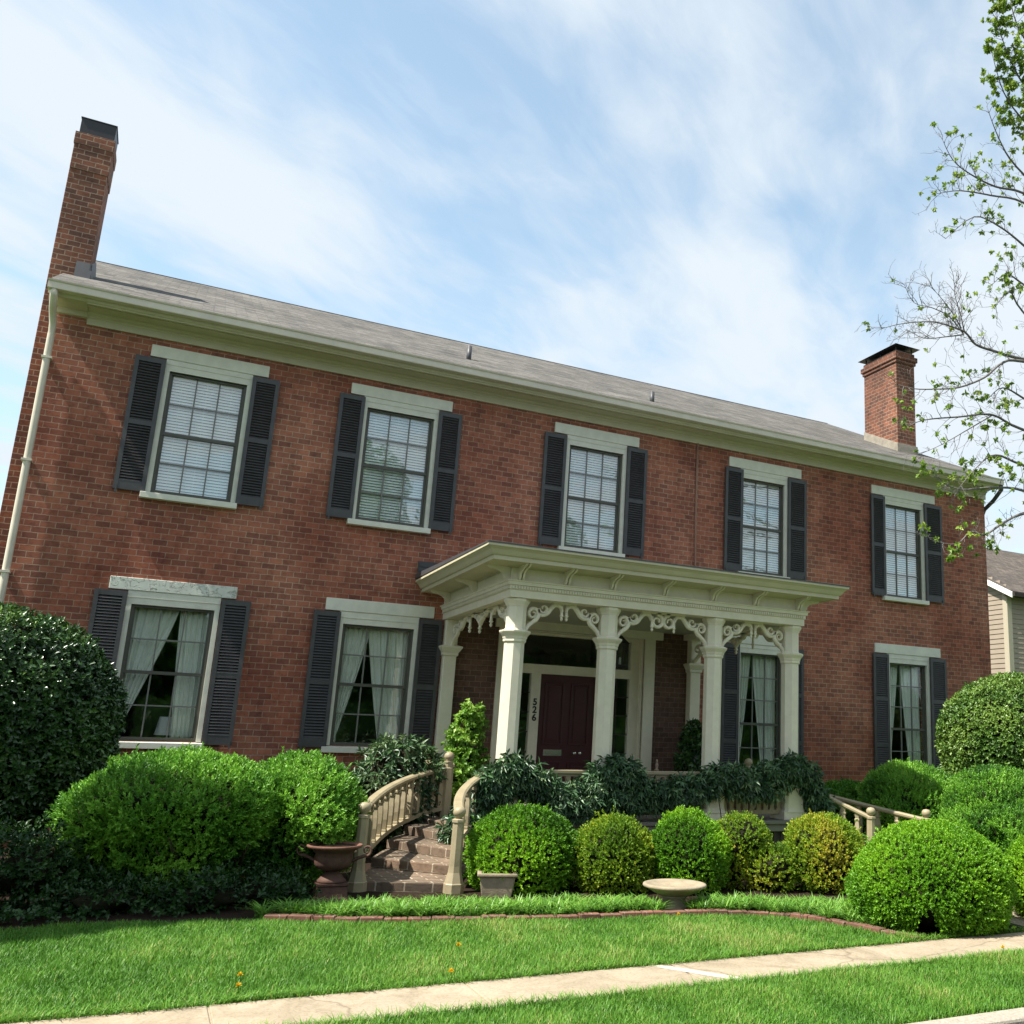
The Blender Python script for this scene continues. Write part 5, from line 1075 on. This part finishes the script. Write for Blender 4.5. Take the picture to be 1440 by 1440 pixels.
# ================================================================== TREES
LIMBS = [
 (0.85, [(5.21, -4.2, 13.42), (4.6, -4.25, 13.62), (4.12, -4.3, 14.15), (3.84, -4.35, 14.76)]),
 (0.85, [(5.12, -4.3, 12.57), (4.43, -4.35, 12.74), (3.89, -4.4, 13.09), (3.58, -4.45, 13.75)]),
 (0.85, [(5.63, -4.0, 14.67), (5.0, -4.05, 14.85), (4.6, -4.1, 15.28), (4.41, -4.15, 16.12)]),
 (0.17, [(5.33, -4.4, 10.98), (4.2, -4.45, 11.14), (3.45, -4.5, 11.0), (2.82, -4.55, 11.0), (2.38, -4.6, 11.09), (2.11, -4.65, 11.35)]),
 (0.16, [(5.18, -4.5, 10.6), (4.07, -4.55, 10.86), (3.25, -4.6, 10.71), (2.46, -4.65, 10.52), (1.91, -4.7, 10.26)]),
 (0.17, [(5.6, -4.2, 11.31), (4.29, -4.25, 11.8), (3.82, -4.3, 12.18), (3.5, -4.35, 12.68)]),
 (0.17, [(4.97, -4.6, 9.53), (3.9, -4.65, 9.94), (3.27, -4.7, 10.09), (2.65, -4.75, 10.05), (1.96, -4.8, 9.43)]),
 (0.2, [(5.55, -4.1, 9.33), (4.42, -4.15, 9.57), (3.94, -4.2, 9.62), (3.53, -4.25, 9.29)]),
 (0.02, [(6.06, -4.5, 8.14), (3.86, -4.55, 7.9), (3.16, -4.6, 7.86), (2.67, -4.65, 7.85), (2.41, -4.7, 7.97), (2.09, -4.75, 7.97), (1.61, -4.8, 7.92), (0.99, -4.85, 7.72), (0.54, -4.9, 7.51)]),
 (0.02, [(2.67, -4.4, 8.12), (2.32, -4.45, 8.32), (1.9, -4.5, 8.35), (1.49, -4.55, 8.31), (1.26, -4.6, 8.53)]),
 (0.02, [(2.42, -4.6, 8.08), (2.2, -4.65, 8.27), (1.87, -4.7, 8.47), (1.6, -4.75, 8.56)]),
 (0.02, [(2.79, -4.3, 8.23), (2.66, -4.35, 8.51), (2.51, -4.4, 8.76), (2.46, -4.45, 8.94)]),
 (0.03, [(2.57, -4.5, 8.05), (2.13, -4.55, 7.89), (1.64, -4.6, 7.73), (1.24, -4.65, 7.76)]),
 (0.15, [(5.78, -4.7, 7.95), (3.63, -4.75, 7.74), (3.09, -4.8, 7.58), (2.63, -4.85, 7.22), (2.05, -4.9, 6.92), (1.56, -4.95, 6.77), (1.04, -5.0, 6.65), (0.65, -5.05, 6.62)]),
 (0.25, [(5.76, -4.6, 6.55), (3.66, -4.65, 6.6), (2.91, -4.7, 6.7), (2.17, -4.75, 6.51), (1.41, -4.8, 6.3), (1.01, -4.85, 6.1)]),
 (0.17, [(3.23, -4.4, 6.84), (2.61, -4.45, 6.46), (2.03, -4.5, 6.11), (1.48, -4.55, 5.83)]),
 (0.17, [(5.42, -4.8, 5.7), (3.39, -4.85, 5.91), (2.73, -4.9, 5.96), (2.3, -4.95, 5.7), (1.8, -5.0, 5.23)]),
 (0.45, [(4.36, -4.8, 5.31), (3.36, -4.85, 5.5), (2.63, -4.9, 5.43), (1.92, -4.95, 5.28), (1.46, -5.0, 5.34)]),
 (0.16, [(4.24, -4.9, 5.33), (3.22, -4.95, 5.1), (2.71, -5.0, 4.87), (2.28, -5.05, 4.63), (1.95, -5.1, 4.62), (1.61, -5.15, 4.39), (1.13, -5.2, 4.37)]),
 (0.16, [(4.86, -4.5, 6.92), (3.81, -4.55, 7.2), (3.28, -4.6, 7.26), (2.9, -4.65, 6.99)]),
 (0.2, [(5.83, -4.1, 8.29), (4.38, -4.15, 9.02), (4.0, -4.2, 9.3), (3.59, -4.25, 8.91)]),
]
tr = root('street_tree', (7.4, -4.4, 0), 'young leafing tree reaching in from the right edge with twiggy branches', 'tree')
mb = MB(); TX, TY = 7.4, -4.4
tpts = [(TX, TY, -.1), (TX+.03, TY, 1.5), (TX-.05, TY+.03, 3.5), (TX-.1, TY, 5.5), (TX-.05, TY, 7.5), (TX-.15, TY-.03, 9.5), (TX-.3, TY, 11.5), (TX-.5, TY, 13.2), (TX-.9, TY, 15)]
mb.tube(tpts, [.26, .2, .18, .165, .15, .12, .09, .06, .03], 12)
rr = random.Random(3)
leafP = []; leafA = []; leafV = []
def twig(p, d, ln, r, lev, lf):
    """curving twig with side shoots, knobbly tips"""
    pts = [p]; q = p.copy(); dd = d.copy(); n = 5 if lev < 2 else 3
    for k in range(n):
        dd = (dd+Vector((rr.gauss(0, .16), rr.gauss(0, .16), rr.gauss(.03, .16)))).normalized(); q = q+dd*ln/n; pts.append(q.copy())
    mb.tube(pts, [max(.0022, r*(1-.75*k/n)) for k in range(n+1)], 4 if lev else 5)
    if lev < 3:
        for k in range(1, n+1):
            if rr.random() < (.66 if lev < 2 else .42):
                a = Vector((rr.gauss(0, 1), rr.gauss(0, 1), rr.gauss(0, 1))); side = (a-a.dot(dd)*dd).normalized()
                nd = (dd*.75+side*rr.uniform(.5, .95)).normalized(); twig(pts[k], nd, ln*rr.uniform(.32, .55), r*.55, lev+1, lf)
    if rr.random() < lf*(1.0 if lev >= 2 else .6):
        for k in range(1+(rr.random() < lf)):
            leafP.append(tuple(q-dd*rr.uniform(0, ln*.35)+Vector((rr.gauss(0, .02),)*3))); leafA.append(tuple((dd+Vector((rr.gauss(0, .3), rr.gauss(0, .3), rr.gauss(-.1, .3)))).normalized())); leafV.append(rr.random())
def nearest_trunk(z): 
    z = max(1.5, z); 
    for a, b in zip(tpts, tpts[1:]):
        if a[2] <= z <= b[2]: t = (z-a[2])/(b[2]-a[2]); return Vector(a).lerp(Vector(b), t)
    return Vector(tpts[-1])
for lf, P in LIMBS:
    P = [Vector(p) for p in P]; off = P[0].x > 4.1
    if off: P = [nearest_trunk(P[0].z-.7)]+P
    # smooth
    S = []
    for i in range(len(P)-1):
        a, b, c, d = P[max(0, i-1)], P[i], P[i+1], P[min(len(P)-1, i+2)]
        for k in range(4):
            t = k/4; S.append(.5*((2*b)+(-a+c)*t+(2*a-5*b+4*c-d)*t*t+(-a+3*b-3*c+d)*t**3))
    S.append(P[-1]); n = len(S); r0_ = .032 if off else .013
    mb.tube(S, [max(.004, r0_*(1-.88*k/(n-1))) for k in range(n)], 6)
    for k in range(3 if off else 1, n):
        if S[k].x > 5.2: continue
        for q in range(2 if lf > .8 else 1 if rr.random() < .8 else 2):
            d = (S[min(n-1, k+1)]-S[k-1]).normalized(); a = Vector((rr.gauss(0, 1), rr.gauss(0, .8), rr.gauss(0, 1))); side = (a-a.dot(d)*d).normalized()
            twig(S[k], (d*.7+side*.75).normalized(), rr.uniform(.25, .6)*(1-.35*k/n)*(.8 if lf > .8 else 1), .006, 1 if lf < .8 else 1, lf)
mb.build('trunk', M['pale_twig'], tr)
P = np.array(leafP); A = np.array(leafA); cl = np.array(leafV)
V_, F_, v_ = shoots(P, A, 7, .07, .046, 1.15, .03, .25+.6*cl, .25, jit=.6)
mesh_np('crown', V_, F_, M['tree_leaf'], tr, v_)
# far bare tree
for (bx, by, h, sd, lab) in ((33, 22, 12.2, 5, 'distant bare tree showing above the neighbouring roof'),):
    t2 = root('bare_tree', (bx, by, 0), lab, 'tree'); mb = MB(); rr = random.Random(sd); leafP = []; leafA = []; leafV = []
    def grow(p, d, ln, r, lev):
        pts = [p]; q = p.copy(); dd = d.copy()
        for k in range(4): dd = (dd+Vector((rr.gauss(0, .12), rr.gauss(0, .12), rr.gauss(.04, .1)))).normalized(); q = q+dd*ln/4; pts.append(q.copy())
        mb.tube(pts, [max(.008, r*(1-.5*k/4)) for k in range(5)], 5)
        if lev < 5:
            for k in range(3 if lev < 3 else 3):
                a = Vector((rr.gauss(0, 1), rr.gauss(0, 1), rr.gauss(0, 1))); s = (a-a.dot(dd)*dd).normalized(); grow(pts[2+k % 3], (dd*.8+s*.6).normalized(), ln*.66, r*.5, lev+1)
    grow(Vector((bx, by, -.1)), Vector((0, 0, 1)), h*.36, .2, 0); mb.build('trunk', M['twig'], t2)

# wood across the road (seen only as reflections in the glass)
ps = []; mb = MB()
for i, (x, y, h, w) in enumerate(((0, -34, 15, 3.2), (11, -35, 13.5, 3.4), (22, -36, 9, 5), (33, -38, 9.5, 5.5), (-9, -38, 8, 4.5), (-19, -36, 9, 5), (6, -40, 8, 4.5), (16, -40, 8, 5), (28, -42, 9, 5), (-14, -41, 7, 5))):
    for k in range(5):
        f = (k+.5)/5; b = Blob((x+rng.normal(0, w*.25), y+rng.normal(0, 1), 2+f*(h-3)), (w*(1-.45*f), w*(1-.45*f), h*.2), .2, 3, 200+i*7+k)
        P, Nn = b.sample(1100, .6); ps.append(shoots(P, unit(Nn+rng.normal(0, .5, P.shape)), 4, .42, .26, 1.1, .1, rng.random(len(P)), .2)); ps.append(b.core(.7))
    mb.tube([(x, y, -.3), (x+.1, y, h*.4), (x, y, h*.8)], [.3, .22, .08], 8)
for k in range(26): b = Blob((-26+k*2.6, -31+rng.normal(0, .4), .9), (1.6, 1.1, 1.3+rng.random()*.6), .15, 3, 400+k); P, Nn = b.sample(500, .4); ps.append(shoots(P, unit(Nn+rng.normal(0, .5, P.shape)), 4, .2, .12, 1.1, .1, rng.random(len(P)), .2)); ps.append(b.core(.8))
V_, F_, v_ = merge(ps); o = mesh_np('wood', V_, F_, M['hedge'], None, v_*.35); tag(o, 'belt of trees and hedge across the road, mirrored in the window glass', 'trees', kind='stuff')

# tall narrow evergreen just outside the left of the frame: it shades the foot of the left bushes
et = root('evergreen_tree', (-12.6, -5.8, 0), 'tall narrow dark evergreen beyond the left edge shading the bed', 'tree')
ps = []
for k in range(7):
    f = k/6; b = Blob((-12.6+rng.normal(0, .06), -5.8+rng.normal(0, .1), 1.2+f*7.3), (.95-.5*f, .92-.5*f, .9), .12, 3, 500+k)
    P, Nn = b.sample(900, .4); ps.append(shoots(P, unit(Nn+np.array([0, 0, .6])+rng.normal(0, .3, P.shape)), 5, .14, .07, .9, .08, rng.random(len(P)), .1)); ps.append(b.core(.78))
V_, F_, v_ = merge(ps); mesh_np('crown', V_, F_, M['hedge'], et, v_*.5)
MB().tube([(-12.6, -5.8, -.1), (-12.6, -5.8, 3), (-12.6, -5.8, 8)], [.16, .12, .04], 8).build('trunk', M['bark'], et)
